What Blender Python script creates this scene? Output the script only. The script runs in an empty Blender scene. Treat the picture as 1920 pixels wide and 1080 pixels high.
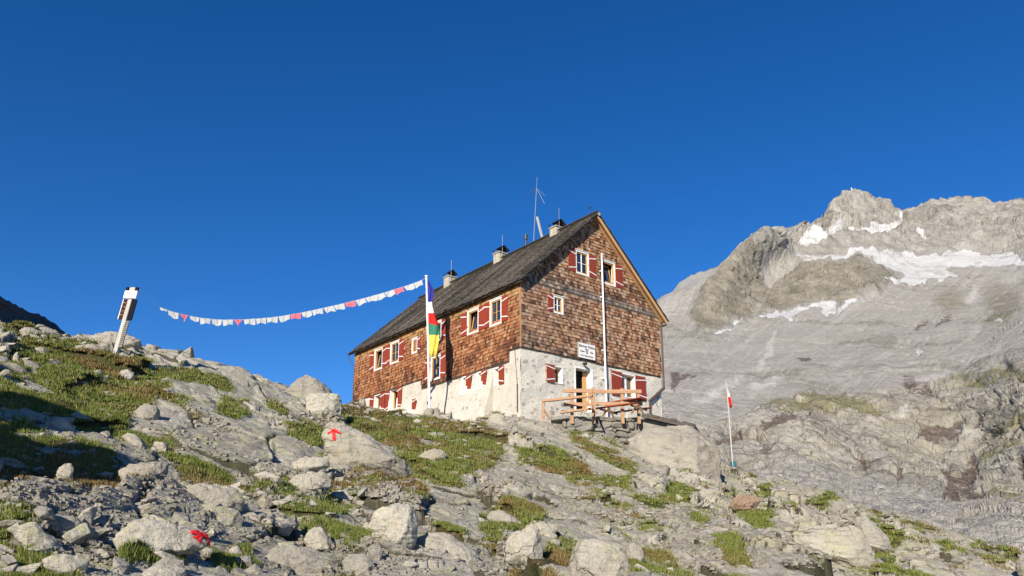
import bpy, math, random, time
import numpy as np
from mathutils import Vector, Matrix
T0 = time.time()
sc = bpy.context.scene
C = sc.collection
R = math.radians

# ---------------------------------------------------------------- camera, light, exposure
F, PY, PIT = 1439.3, 720.0, 0.2226
cam_d = bpy.data.cameras.new('camera')
cam = bpy.data.objects.new('camera', cam_d); C.objects.link(cam)
cam_d.sensor_width = 36; cam_d.lens = 36 * F / 1920; cam_d.shift_y = (PY - 540) / 1920
cam_d.clip_start = 0.1; cam_d.clip_end = 20000
cam.location = (0, 0, 0); cam.rotation_euler = (math.pi / 2 + PIT, 0, 0)
sc.camera = cam

SUN_AZ, SUN_EL = R(-160), R(24)            # azimuth from +Y towards +X
sund = Vector((math.sin(SUN_AZ) * math.cos(SUN_EL), math.cos(SUN_AZ) * math.cos(SUN_EL), math.sin(SUN_EL)))
sl = bpy.data.lights.new('sun', 'SUN'); sl.energy = 5.0; sl.angle = R(0.5); sl.color = (1.0, 0.91, 0.77)
so = bpy.data.objects.new('sun', sl); C.objects.link(so); so.rotation_euler = sund.to_track_quat('Z', 'Y').to_euler()
w = bpy.data.worlds.new('World'); sc.world = w; w.use_nodes = True
nt = w.node_tree; nt.nodes.clear()
sky = nt.nodes.new('ShaderNodeTexSky'); sky.sky_type = 'NISHITA'; sky.sun_disc = False
sky.sun_elevation = SUN_EL; sky.sun_rotation = SUN_AZ; sky.altitude = 2600; sky.air_density = 1.0; sky.dust_density = 0.0; sky.ozone_density = 4.0
bg = nt.nodes.new('ShaderNodeBackground'); bg.inputs[1].default_value = 0.1
hs = nt.nodes.new('ShaderNodeHueSaturation'); hs.inputs['Saturation'].default_value = 1.26; hs.inputs['Hue'].default_value = .508; hs.inputs['Value'].default_value = 1.0
wo = nt.nodes.new('ShaderNodeOutputWorld'); nt.links.new(sky.outputs[0], hs.inputs['Color']); nt.links.new(hs.outputs[0], bg.inputs[0]); nt.links.new(bg.outputs[0], wo.inputs[0])
sc.view_settings.view_transform = 'Standard'; sc.view_settings.look = 'None'; sc.view_settings.gamma = 1
sc.view_settings.exposure = 0.55
try: sc.view_settings.use_curve_mapping = False
except Exception: pass

# ---------------------------------------------------------------- helpers
cP, sP = math.cos(PIT), math.sin(PIT)
def ray(px, py):
    a = (np.asarray(px, float) - 960) / F; b = -(np.asarray(py, float) - PY) / F
    return a, cP - b * sP, sP + b * cP
def at(px, py, r):                         # the point seen at a pixel, r metres away on the map
    x, y, z = ray(px, py); k = r / np.hypot(x, y)
    return Vector((float(x * k), float(y * k), float(z * k)))
def pix(x, y, z):
    yc = y * cP + z * sP; zc = -y * sP + z * cP
    yc = np.where(yc < .01, .01, yc)
    return 960 + F * x / yc, PY - F * zc / yc

def h3(ix, iy, iz, s):
    n = (ix.astype(np.int64) * 374761393 + iy.astype(np.int64) * 668265263 + iz.astype(np.int64) * 2147483647 + s * 974634777) & 0xffffffff
    n = ((n ^ (n >> 13)) * 1274126177) & 0xffffffff
    n = ((n ^ (n >> 16)) * 2246822519) & 0xffffffff
    return ((n ^ (n >> 15)) & 0xffffff) / float(0xffffff)
def vnoise(x, y, z=None, s=0):             # value noise, -1..1
    x = np.asarray(x, float); y = np.asarray(y, float)
    ix = np.floor(x); iy = np.floor(y); fx = x - ix; fy = y - iy
    fx = fx * fx * fx * (fx * (fx * 6 - 15) + 10); fy = fy * fy * fy * (fy * (fy * 6 - 15) + 10)
    if z is None:
        o = np.zeros_like(ix)
        a = h3(ix, iy, o, s); b = h3(ix + 1, iy, o, s); c = h3(ix, iy + 1, o, s); d = h3(ix + 1, iy + 1, o, s)
        return ((a + (b - a) * fx) * (1 - fy) + (c + (d - c) * fx) * fy) * 2 - 1
    z = np.asarray(z, float); iz = np.floor(z); fz = z - iz; fz = fz * fz * (3 - 2 * fz); r = []
    for k in (0, 1):
        a = h3(ix, iy, iz + k, s); b = h3(ix + 1, iy, iz + k, s); c = h3(ix, iy + 1, iz + k, s); d = h3(ix + 1, iy + 1, iz + k, s)
        r.append((a + (b - a) * fx) * (1 - fy) + (c + (d - c) * fx) * fy)
    return (r[0] * (1 - fz) + r[1] * fz) * 2 - 1
def fbm(x, y, z=None, o=4, s=0, g=.5, ridge=False):
    t = 0; a = 1; n = 0
    for i in range(o):
        v = vnoise(x * 2 ** i + i * 17.3, y * 2 ** i - i * 9.1, None if z is None else z * 2 ** i, s + i)
        if ridge: v = 1 - 2 * np.abs(v)
        t = t + a * v; n += a; a *= g
    return t / n
def cells(x, y, s=0, j=.85):               # F1, F2, id hash a,b,c, dx, dy of the nearest cell
    ix = np.floor(x); iy = np.floor(y)
    f1 = np.full(x.shape, 9.); f2 = f1.copy(); ca = np.zeros(x.shape); cb = ca.copy(); cc = ca.copy(); dx = ca.copy(); dy = ca.copy()
    for a in (-1, 0, 1):
        for b in (-1, 0, 1):
            jx = ix + a; jy = iy + b; o = np.zeros_like(jx)
            ex = x - (jx + .5 + j * (h3(jx, jy, o, s) - .5)); ey = y - (jy + .5 + j * (h3(jx, jy, o, s + 1) - .5))
            d = np.hypot(ex, ey); m = d < f1
            f2 = np.where(m, f1, np.minimum(f2, d)); f1 = np.where(m, d, f1)
            ca = np.where(m, h3(jx, jy, o, s + 2), ca); cb = np.where(m, h3(jx, jy, o, s + 3), cb); cc = np.where(m, h3(jx, jy, o, s + 4), cc)
            dx = np.where(m, ex, dx); dy = np.where(m, ey, dy)
    return f1, f2, ca * 2 - 1, cb * 2 - 1, cc * 2 - 1, dx, dy
def sdist(px, py, poly):                   # signed distance to a polygon, + inside
    d = np.full(px.shape, 1e9); ins = np.zeros(px.shape, bool); n = len(poly)
    for i in range(n):
        x1, y1 = poly[i]; x2, y2 = poly[(i + 1) % n]; ex, ey = x2 - x1, y2 - y1
        t = np.clip(((px - x1) * ex + (py - y1) * ey) / (ex * ex + ey * ey + 1e-9), 0, 1)
        d = np.minimum(d, np.hypot(px - x1 - t * ex, py - y1 - t * ey))
        c = ((y1 > py) != (y2 > py)) & (px < ex * (py - y1) / (ey if abs(ey) > 1e-9 else 1e-9) + x1)
        ins ^= c
    return np.where(ins, d, -d)
def polymask(px, py, polys, soft=6):
    m = np.zeros(px.shape)
    for poly in polys:
        xs = [p[0] for p in poly]; ys = [p[1] for p in poly]; q = soft + 2
        k = (px > min(xs) - q) & (px < max(xs) + q) & (py > min(ys) - q) & (py < max(ys) + q)
        if k.any():
            m[k] = np.maximum(m[k], np.clip(sdist(px[k], py[k], poly) / soft * .5 + .5, 0, 1))
    return m
def sstep(a, b, x):
    t = np.clip((x - a) / (b - a), 0, 1); return t * t * (3 - 2 * t)

def mesh_obj(name, v, f, mats, parent=None, attrs=None, smooth=False, mi=None):
    """v (n,3), f list of tuples or an (m,k) array"""
    me = bpy.data.meshes.new(name); v = np.asarray(v, np.float32)
    if isinstance(f, np.ndarray):
        k = f.shape[1]; me.vertices.add(len(v)); me.vertices.foreach_set('co', v.ravel())
        me.loops.add(f.size); me.loops.foreach_set('vertex_index', f.astype(np.int32).ravel())
        me.polygons.add(len(f)); me.polygons.foreach_set('loop_start', np.arange(len(f), dtype=np.int32) * k)
        me.polygons.foreach_set('loop_total', np.full(len(f), k, dtype=np.int32))
        me.update(calc_edges=True); me.validate()
    else:
        me.from_pydata([tuple(map(float, a)) for a in v], [], f)
    for m in (mats if isinstance(mats, (list, tuple)) else [mats]): me.materials.append(m)
    if mi is not None: me.polygons.foreach_set('material_index', np.asarray(mi, np.int32))
    for k_, a in (attrs or {}).items():
        a = np.asarray(a, np.float32)
        if a.ndim == 1: a = np.stack([a, a, a, np.ones_like(a)], 1)
        if a.shape[1] == 3: a = np.concatenate([a, np.ones((len(a), 1), np.float32)], 1)
        at_ = me.attributes.new(k_, 'FLOAT_COLOR', 'POINT'); at_.data.foreach_set('color', a.astype(np.float32).ravel())
    me.polygons.foreach_set('use_smooth', np.full(len(me.polygons), bool(smooth)))
    me.update()
    o = bpy.data.objects.new(name, me); C.objects.link(o)
    if parent is not None: o.parent = parent
    return o
def tag(o, label=None, cat=None, group=None, kind=None):
    if label: o['label'] = label
    if cat: o['category'] = cat
    if group: o['group'] = group
    if kind: o['kind'] = kind
    return o
def thing(name, label, cat, loc=(0, 0, 0), rz=0, group=None):
    o = bpy.data.objects.new(name, None); C.objects.link(o); o.location = loc; o.rotation_euler = (0, 0, rz)
    o.empty_display_size = .2
    return tag(o, label, cat, group)

class MB:
    """collects boxes, tubes and polygons into one mesh"""
    def __init__(s): s.v = []; s.f = []; s.m = []
    def add(s, vs, fs, m=0):
        b = len(s.v); s.v += [tuple(map(float, p)) for p in vs]; s.f += [tuple(b + i for i in q) for q in fs]; s.m += [m] * len(fs); return s
    def box(s, a, b, m=0, M=None):
        x0, y0, z0 = a; x1, y1, z1 = b
        vs = [(x0, y0, z0), (x1, y0, z0), (x1, y1, z0), (x0, y1, z0), (x0, y0, z1), (x1, y0, z1), (x1, y1, z1), (x0, y1, z1)]
        if M is not None: vs = [tuple(M @ Vector(p)) for p in vs]
        return s.add(vs, [(0, 3, 2, 1), (4, 5, 6, 7), (0, 1, 5, 4), (1, 2, 6, 5), (2, 3, 7, 6), (3, 0, 4, 7)], m)
    def bar(s, p, q, w_, h_, m=0, up=(0, 0, 1)):
        p = Vector(p); q = Vector(q); d = q - p; L = d.length; d.normalize(); u = Vector(up)
        if abs(d.dot(u)) > .95: u = Vector((1, 0, 0))
        r = d.cross(u).normalized(); u = r.cross(d).normalized()
        M = Matrix((( r.x, d.x, u.x, p.x), (r.y, d.y, u.y, p.y), (r.z, d.z, u.z, p.z), (0, 0, 0, 1)))
        return s.box((-w_ / 2, 0, -h_ / 2), (w_ / 2, L, h_ / 2), m, M)
    def tube(s, pts, r, n=8, m=0, r2=None, cap=True):
        pts = [Vector(p) for p in pts]; b = len(s.v); N = len(pts); vs = []
        for i, p in enumerate(pts):
            d = (pts[min(i + 1, N - 1)] - pts[max(i - 1, 0)]).normalized()
            u = Vector((0, 0, 1)) if abs(d.z) < .9 else Vector((1, 0, 0))
            a = d.cross(u).normalized(); c = a.cross(d); rr = r if r2 is None else r + (r2 - r) * i / max(1, N - 1)
            vs += [p + (a * math.cos(6.28318 * k / n) + c * math.sin(6.28318 * k / n)) * rr for k in range(n)]
        fs = [(i * n + k, i * n + (k + 1) % n, (i + 1) * n + (k + 1) % n, (i + 1) * n + k) for i in range(N - 1) for k in range(n)]
        if cap: fs += [tuple(range(n))[::-1], tuple((N - 1) * n + k for k in range(n))]
        return s.add(vs, fs, m)
    def build(s, name, mats, parent=None, bevel=0, smooth=False):
        o = mesh_obj(name, s.v, s.f, mats, parent, smooth=smooth, mi=s.m)
        if bevel:
            b = o.modifiers.new('bevel', 'BEVEL'); b.width = bevel; b.segments = 1; b.limit_method = 'ANGLE'
        return o

# ---------------------------------------------------------------- materials
MATS = {}
class NG:
    def __init__(s, name):
        s.m = bpy.data.materials.new(name); s.m.use_nodes = True; s.t = s.m.node_tree; s.b = s.t.nodes['Principled BSDF']; s.L = s.t.links.new
    def n(s, typ, **k):
        o = s.t.nodes.new('ShaderNode' + typ)
        for a, v in k.items():
            if a.startswith('i_'):
                key = a[2:]; key = int(key) if key.isdigit() else key.replace('_', ' ')
                if isinstance(v, bpy.types.NodeSocket): s.L(v, o.inputs[key])
                else: o.inputs[key].default_value = v
            else: setattr(o, a, v)
        return o
    def pos(s, sc_=(1, 1, 1), obj=False):
        g = s.n('TexCoord').outputs['Object'] if obj else s.n('NewGeometry').outputs['Position']
        return s.n('Mapping', i_Vector=g, i_Scale=sc_).outputs[0]
    def noise(s, vec, scale, det=4, rough=.55, dist=0):
        return s.n('TexNoise', i_Vector=vec, i_Scale=scale, i_Detail=det, i_Roughness=rough, i_Distortion=dist).outputs['Fac']
    def vor(s, vec, scale, feature='F1', out='Distance'):
        return s.n('TexVoronoi', feature=feature, i_Vector=vec, i_Scale=scale).outputs[out]
    def rng(s, v, a, b, c=0., d=1.):
        return s.n('MapRange', i_Value=v, i_From_Min=a, i_From_Max=b, i_To_Min=c, i_To_Max=d, clamp=True).outputs[0]
    def mth(s, op, a, b=0.):
        return s.n('Math', operation=op, i_0=a, i_1=b).outputs[0]
    def mix(s, f, a, b, mode='MIX'):
        o = s.n('Mix', data_type='RGBA', blend_type=mode); o.clamp_factor = True
        for k, v in ((0, f), (6, a), (7, b)):
            if isinstance(v, bpy.types.NodeSocket): s.L(v, o.inputs[k])
            else: o.inputs[k].default_value = v if k == 0 else ((*v, 1) if len(v) == 3 else v)
        return o.outputs[2]
    def attr(s, name, ch=None):
        o = s.n('Attribute', attribute_name=name).outputs['Color']
        if ch is None: return o
        return s.n('SeparateColor', i_Color=o).outputs[ch]
    def bump(s, h, strength=.5, dist=.02):
        b = s.n('Bump', i_Height=h, i_Strength=strength, i_Distance=dist); s.L(b.outputs[0], s.b.inputs['Normal'])
    def done(s, col, rough=.9, spec=.2):
        if isinstance(col, bpy.types.NodeSocket): s.L(col, s.b.inputs['Base Color'])
        else: s.b.inputs['Base Color'].default_value = (*col, 1)
        if isinstance(rough, bpy.types.NodeSocket): s.L(rough, s.b.inputs['Roughness'])
        else: s.b.inputs['Roughness'].default_value = rough
        s.b.inputs['Specular IOR Level'].default_value = spec
        return s.m

def rock_color(g, P, lich=1.0, base=((.40, .372, .315), (.60, .565, .49)), tone=None):
    big = g.rng(g.noise(P, .9, 5, .65), .32, .68); c = g.mix(big, base[0], base[1])
    warm = g.rng(g.noise(P, .35, 3), .5, .72, 0, .5); c = g.mix(warm, c, (.49, .42, .335))
    if tone is None: tone = g.n('ObjectInfo').outputs['Random']
    c = g.mix(1., c, g.mix(tone, (.72, .71, .70), (1.12, 1.10, 1.06)), 'MULTIPLY')
    fol = g.noise(g.n('Mapping', i_Vector=P, i_Scale=(1, 1, 5), i_Rotation=(.5, -.35, 0)).outputs[0], 3.2, 6, .7); c = g.mix(g.rng(fol, .52, .70, 0, .45), c, (.20, .19, .17))
    c = g.mix(g.rng(fol, .30, .42, .4, 0), c, (.54, .51, .46))
    sp = g.noise(P, 38, 3, .7); c = g.mix(g.rng(sp, .38, .62, 0, .75), g.mix(.4, c, (.13, .125, .115)), c)
    dk = g.rng(g.noise(P, 6.5, 7, .75), .58, .66, 0, .65); c = g.mix(dk, c, (.095, .09, .08))
    Pd = g.n('VectorMath', operation='ADD', i_0=P, i_1=g.n('VectorMath', operation='SCALE', i_0=g.n('TexNoise', i_Vector=P, i_Scale=1.6, i_Detail=6.).outputs['Color'], i_Scale=.7).outputs[0]).outputs[0]
    ck = g.vor(g.n('Mapping', i_Vector=Pd, i_Scale=(1, .45, 1.7), i_Rotation=(.3, .4, .5)).outputs[0], 1.5, 'DISTANCE_TO_EDGE')
    ck = g.mth('MULTIPLY', g.rng(ck, .003, .014, .8, 0), g.rng(g.noise(P, 1.1, 3), .52, .62)); c = g.mix(ck, c, (.055, .05, .042)); g.crack = ck
    nz = g.n('SeparateXYZ', i_Vector=g.n('NewGeometry').outputs['Normal']).outputs[2]
    ly = g.mth('MULTIPLY', g.rng(g.noise(P, 2.1, 5, .65), .47, .60), g.rng(g.noise(P, 16, 3, .6), .40, .58))
    ly = g.mth('MULTIPLY', ly, g.rng(nz, -.1, .5, .2, .5 * lich)); c = g.mix(ly, c, (.35, .37, .13))
    og = g.mth('MULTIPLY', g.rng(g.noise(P, 1.3, 4, .6), .60, .70), g.rng(g.noise(P, 9, 3, .6), .5, .6, 0, .45)); c = g.mix(og, c, (.34, .21, .12))
    return c
def rock_bump(g, P, s=.6, d=.03):
    h1 = g.noise(P, 3.5, 9, .72); fol = g.noise(g.n('Mapping', i_Vector=P, i_Scale=(1, 1, 5), i_Rotation=(.5, -.35, 0)).outputs[0], 3.2, 6, .7)
    h = g.mth('ADD', g.mth('ADD', h1, g.mth('MULTIPLY', fol, .6)), g.mth('MULTIPLY', g.noise(P, 26, 4, .7), .35)); g.bump(g.mth('SUBTRACT', h, g.mth('MULTIPLY', g.crack, .5)), s, d)

def mat_rock(name, **k):
    g = NG(name); P = g.pos(); c = rock_color(g, P, **k); rock_bump(g, P, .9, .07); return g.done(c, .93, .15)
M_ROCK = mat_rock('granite')
M_BROWN = mat_rock('rusty_granite', base=((.27, .17, .11), (.36, .25, .17)), lich=.2)
M_PALE = mat_rock('pale_granite', base=((.40, .37, .315), (.56, .525, .455)), lich=.3)
M_SMOOTH = mat_rock('smooth_granite', base=((.33, .30, .255), (.45, .415, .355)), lich=0)
M_WALLSTONE = mat_rock('wall_stone', base=((.24, .24, .225), (.44, .42, .38)), lich=.3)

def mat_ground():
    g = NG('alpine_ground'); P = g.pos(); rc = rock_color(g, P, tone=g.attr('tone', 0))
    gm = g.attr('mask', 0)
    e = g.mth('ADD', gm, g.mth('MULTIPLY', g.mth('SUBTRACT', g.noise(P, 3.2, 6, .75), .5), .9))
    gf = g.rng(e, .46, .56)
    gc = g.mix(g.rng(g.noise(P, 1.1, 4, .6), .42, .6), (.060, .070, .022), (.125, .080, .040))
    gc = g.mix(g.rng(g.noise(P, 9, 4, .7), .35, .7), gc, (.05, .052, .022))
    soil = g.attr('mask', 1); rub = g.mix(g.rng(g.noise(P, 7, 5, .7), .4, .6), (.20, .165, .12), (.44, .40, .34))
    c = g.mix(g.mth('MULTIPLY', soil, .5), rc, rub); ck = g.rng(g.mth('ADD', g.attr('mask', 2), g.mth('MULTIPLY', g.mth('SUBTRACT', g.noise(P, 6, 4, .7), .5), .8)), .38, .75, 0, .9); c = g.mix(ck, c, g.mix(g.noise(P, 3, 3), (.04, .032, .022), (.06, .062, .025))); c = g.mix(gf, c, gc)
    rock_bump(g, P, .9, .07); return g.done(c, .95, .12)
M_GROUND = mat_ground()

def simple(name, col, rough=.7, var=.12, scale=8, spec=.3, metal=0, bump=0):
    g = NG(name); P = g.pos(obj=True); n_ = g.noise(P, scale, 5, .65)
    c = g.mix(g.rng(n_, .3, .7), tuple(x * (1 - var) for x in col), tuple(min(1, x * (1 + var)) for x in col))
    if bump: g.bump(n_, bump, .01)
    g.b.inputs['Metallic'].default_value = metal
    return g.done(c, rough, spec)
def wood(name, col, col2, axis=2, rough=.75):
    g = NG(name); s_ = [14, 14, 14]; s_[axis] = 1.2; P = g.pos(tuple(s_), obj=True)
    a = g.noise(P, 1.5, 6, .65, .4); c = g.mix(g.rng(a, .32, .68), col, col2); g.bump(a, .35, .01); return g.done(c, rough, .25)
M_WHITE = simple('white_paint', (.78, .77, .74), .6, .05)
M_RED = simple('red_paint', (.245, .040, .020), .55, .18, 12)
M_STRAP = simple('white_strap', (.74, .72, .70), .6, .06)
M_ORANGEWOOD = wood('varnished_frame', (.42, .22, .07), (.60, .37, .15))
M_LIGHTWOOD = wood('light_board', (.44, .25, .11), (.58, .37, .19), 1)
M_FENCEWOOD = wood('fence_timber', (.30, .165, .09), (.46, .29, .175), 0)
M_GREYWOOD = wood('grey_timber', (.30, .28, .25), (.50, .48, .44), 2)
M_LISTWOOD = wood('weathered_list_board', (.13, .125, .115), (.24, .23, .21), 2)
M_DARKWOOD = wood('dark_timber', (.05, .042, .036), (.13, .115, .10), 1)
M_METAL = simple('galvanised_metal', (.55, .56, .57), .35, .08, 20, .5, .85)
M_DARKMETAL = simple('dark_metal', (.05, .045, .045), .5, .2, 10, .4, .3)
M_PIPE = simple('brown_pipe', (.085, .055, .045), .45, .2, 10, .4)
M_POLEWHITE = simple('white_pole', (.72, .71, .70), .5, .08, 5)
M_TEAL = simple('teal_paint', (.02, .10, .13), .5, .2, 6)
M_INSIDE = simple('dark_interior', (.02, .016, .013), .9, .2)
M_BLACK = simple('black_lettering', (.02, .02, .025), .6, .1)
M_BOARDBROWN = simple('brown_board', (.05, .02, .016), .9, .25, 10, .05)
M_BOARDDARK = simple('dark_board', (.012, .013, .016), .9, .2, 10, .05)
M_REDMARK = simple('red_trail_paint', (.62, .018, .022), .6, .15, 25)
def glass():
    g = NG('window_glass'); g.b.inputs['Metallic'].default_value = .0
    m = g.done((.02, .03, .05), .06, .9); return m
M_GLASS = glass()

def mat_shingle(name, grain_axis=2, spec=.15):
    g = NG(name); t = g.attr('tint'); P = g.pos((30, 30, 3), obj=True)
    a = g.noise(P, 1.3, 4, .7); c = g.mix(g.rng(a, .25, .75, 0, .55), t, g.mix(.0, (.03, .022, .018), t), 'MIX')
    g.bump(a, .5, .01); return g.done(c, .85, spec)
M_SHINGLE = mat_shingle('larch_shingle'); M_ROOFSH = mat_shingle('roof_shingle')

def mat_plaster(name, amt, base):
    g = NG(name); P = g.pos(obj=True)
    n1 = g.noise(P, 2.2, 5, .6); c = g.mix(g.rng(n1, .35, .65), base, tuple(x * .86 for x in base))
    Pw = g.mix(.45, P, g.n('TexNoise', i_Vector=P, i_Scale=3.5, i_Detail=4.).outputs['Color'], 'ADD')
    v = g.n('TexVoronoi', feature='F1', i_Vector=g.n('Mapping', i_Vector=Pw, i_Scale=(1, 1, 1.5)).outputs[0], i_Scale=2.6)
    dist = v.outputs['Distance']; rnd = g.n('SeparateColor', i_Color=v.outputs['Color'])
    st = g.mth('MULTIPLY', g.rng(dist, .22, .34, 1, 0), g.rng(rnd.outputs[0], 1 - amt, 1 - amt + .05))
    stc = g.mix(rnd.outputs[1], (.20, .17, .13), (.38, .34, .28)); stc = g.mix(g.rng(g.noise(P, 22, 4, .7), .4, .6, 0, .5), stc, (.13, .12, .10))
    c = g.mix(g.mth('MULTIPLY', st, g.rng(g.noise(P, 7, 4, .6), .35, .55, .25, .9)), c, stc)
    dirt = g.rng(g.noise(P, 13, 5, .75), .58, .72, 0, .45); c = g.mix(dirt, c, (.25, .23, .20))
    g.bump(g.mth('ADD', g.noise(P, 9, 6, .7), g.mth('MULTIPLY', st, -.25)), .8, .05); return g.done(c, .95, .1)
M_PLASTER_L = mat_plaster('rendered_stone', .35, (.56, .52, .45))
M_PLASTER_G = mat_plaster('rubble_stone_wall', .78, (.66, .62, .54))

# ---------------------------------------------------------------- terrain
GP = [  # pixel x, pixel y, metres away: ground seen in the photograph
 (0,632,30),(60,628,31),(0,650,23),(0,700,17.5),(0,800,11.5),(0,900,8.2),(0,1000,6.2),(0,1080,5),
 (110,635,32),(130,645,30),
 (215,1080,5.6),(215,1000,7.2),(215,900,10),(215,800,14.5),(215,720,20),(215,676,24.5),(215,652,28),
 (320,668,28),(400,1080,6),(400,1000,8),(400,900,11.5),(400,800,17),(400,740,22),(350,670,28),(400,683,28),(450,698,28),(500,714,28),(540,728,28),(265,656,28),(180,640,29),
 (600,1080,6.5),(600,1000,8.7),(600,905,13),(600,850,16.5),(600,800,22),(600,770,28),(645,765,36),
 (700,772,44),(665,762,50),
 (800,1080,7),(800,1000,9.6),(800,905,15.5),(800,850,22),(800,800,30),(800,778,37),
 (975,1080,7.6),(975,1000,10.8),(975,900,19),(975,850,25),(975,800,32),(975,778,34.8),
 (1120,1080,8.2),(1120,1000,12),(1120,900,22),(1120,842,29.5),
 (1240,1080,9.2),(1240,1000,14),(1240,920,24),(1240,880,31),
 (1376,1080,10.6),(1376,1000,17),(1376,935,31),(1376,898,44),
 (1550,1080,12.5),(1550,1000,21),(1550,935,42),
 (1700,1080,16),(1700,1020,25),(1700,975,42),
 (1900,1078,21),(1900,1040,40)]
P = [(*at(a, b, r)[:2], at(a, b, r)[2]) for a, b, r in GP]
def below(px, r, z): v = at(px, 700, r); P.append((v.x, v.y, z))
P += [(0, 0, -1.65), (-3, 2, -1.2), (3, 2, -1.6), (0, -8, -3.5), (-14, -4, -1), (14, -6, -3), (-20, 8, 3.5), (18, 6, -1.8), (26, 14, -3.2), (-12, 4, .5), (-30, 20, 8)]
P += [(-11, 49.5, 9.4), (-4, 42.2, 7.4), (0, 36.6, 6.3), (4, 39, 5.95), (8.6, 41.5, 5.8), (0, 56, 8), (-8, 62, 7), (12, 47, 4.5)]
for px_, r_, z_ in ((0, 44, 8.5), (215, 42, 8.4), (400, 40, 8.0), (520, 46, 8.3), (0, 75, 5), (300, 75, 4), (600, 80, 4), (900, 90, 0), (1376, 56, 1), (1376, 75, -8), (1376, 120, -28),
                    (1600, 60, -2), (1600, 90, -14), (1600, 130, -30), (1900, 60, -4), (1900, 100, -18), (1150, 75, -4), (1150, 120, -24), (-400, 30, 9), (-400, 60, 9), (0, 130, -8), (600, 130, -14), (2500, 60, -12), (2500, 110, -28)):
    below(px_, r_, z_)
P = np.array(P)
def tps_fit(X, y, lam=1e-3):
    d = np.hypot(X[:, None, 0] - X[None, :, 0], X[:, None, 1] - X[None, :, 1]); K = d * d * np.log(d + 1e-9)
    n = len(X); A = np.zeros((n + 3, n + 3)); A[:n, :n] = K + lam * np.eye(n); A[:n, n] = 1; A[:n, n + 1:] = X; A[n, :n] = 1; A[n + 1:, :n] = X.T
    return np.linalg.solve(A, np.r_[y, 0, 0, 0])
def tps_eval(X, wt, Q):
    n = len(X); out = wt[n] + Q[:, 0] * wt[n + 1] + Q[:, 1] * wt[n + 2]
    for i in range(n):
        d2 = (Q[:, 0] - X[i, 0]) ** 2 + (Q[:, 1] - X[i, 1]) ** 2 + 1e-12
        out = out + wt[i] * .5 * d2 * np.log(d2)
    return out
TW = tps_fit(P[:, :2], P[:, 2], 1.5)
def Hbase(x, y): 
    x = np.atleast_1d(np.asarray(x, float)); y = np.atleast_1d(np.asarray(y, float))
    r = np.hypot(x, y); z = tps_eval(P[:, :2], TW, np.stack([x, y], 1))
    far = sstep(95, 150, r); return z * (1 - far) + far * (-34 - .02 * r)

GRASS = [
 [(0,700),(30,650),(60,630),(150,650),(215,660),(265,665),(330,690),(425,705),(435,732),(330,712),(310,725),(330,742),(285,752),(255,765),(240,800),(310,815),(335,850),(440,880),(435,905),(350,905),(315,860),(235,835),(160,795),(60,770),(0,778)],
 [(420,745),(450,750),(465,775),(440,790),(405,775)],
 [(0,800),(60,830),(130,790),(190,845),(230,870),(225,950),(180,975),(110,955),(60,910),(0,900)],
 [(500,742),(525,755),(560,785),(600,800),(608,850),(570,838),(530,800),(505,770)],
 [(640,762),(700,768),(790,782),(860,790),(905,785),(960,830),(930,868),(915,890),(860,905),(790,888),(770,865),(720,825),(650,795)],
 [(955,828),(1030,838),(1080,868),(1140,905),(1100,905),(1040,885),(985,865)],
 [(905,955),(960,942),(1015,962),(1015,985),(960,1000),(925,1030),(900,1000)],
 [(1010,1030),(1050,1005),(1085,1010),(1090,1030),(1060,1060),(1000,1080),(960,1075)],
 [(1060,805),(1090,812),(1140,850),(1215,890),(1190,895),(1120,860),(1070,820)],
 [(1100,930),(1150,925),(1200,955),(1250,1020),(1210,1000),(1150,950)],
 [(1190,1020),(1250,1030),(1300,1080),(1170,1080),(1180,1050)],
 [(1260,905),(1310,925),(1300,945),(1240,935)],[(1300,960),(1330,965),(1325,985),(1300,980)],[(1330,1015),(1390,1010),(1400,1045),(1420,1080),(1380,1080),(1345,1040)],
 [(1390,960),(1440,970),(1470,1000),(1430,1005),(1400,985)],[(1420,915),(1445,915),(1440,935),(1415,930)],
 [(1640,1020),(1670,1000),(1720,1015),(1740,1045),(1680,1050),(1640,1070)],[(1680,1040),(1760,1030),(1850,1060),(1860,1080),(1760,1065)],
 [(1600,955),(1640,960),(1700,985),(1760,1005),(1750,1010),(1680,990)],[(1790,1050),(1830,1045),(1900,1070),(1880,1080),(1810,1075)],[(1760,1020),(1800,1025),(1790,1032)],
 [(620,905),(680,905),(700,930),(650,960),(610,975),(590,950)],[(520,900),(560,925),(600,960),(600,1010),(560,985),(520,960)],
 [(600,975),(650,985),(700,1010),(690,1030),(640,1020),(600,995)],[(380,1030),(470,1030),(500,1060),(470,1080),(400,1080)],[(240,1035),(300,1045),(350,1050),(330,1075),(230,1080)],
 [(740,925),(790,920),(800,940),(750,950)],[(800,985),(860,995),(870,1010),(810,1005)],[(430,895),(520,905),(560,950),(500,945),(440,920)],
 [(690,870),(720,905),(770,915),(740,930),(690,925),(640,905)],[(1130,890),(1180,900),(1190,925),(1140,915)],
]
SLABS = [  # smooth bare bedrock
 [(255,655),(330,668),(430,690),(540,730),(500,745),(430,735),(330,715),(300,690),(255,672)],
 [(310,722),(340,712),(420,725),(500,760),(520,800),(600,870),(540,880),(470,830),(400,760),(320,735)],
 [(300,780),(400,780),(450,830),(520,860),(500,900),(450,880),(340,850)],
 [(950,790),(1050,790),(1130,860),(1200,950),(1240,1060),(1170,1000),(1080,900),(1000,850)],
 [(890,840),(960,850),(1000,880),(950,930),(910,900)],[(780,900),(900,900),(930,960),(910,1020),(850,1000),(790,950)],
 [(990,870),(1080,910),(1160,1000),(1130,1020),(1020,970),(985,930)],
 [(1170,800),(1340,830),(1340,895),(1200,880)],
]
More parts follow.
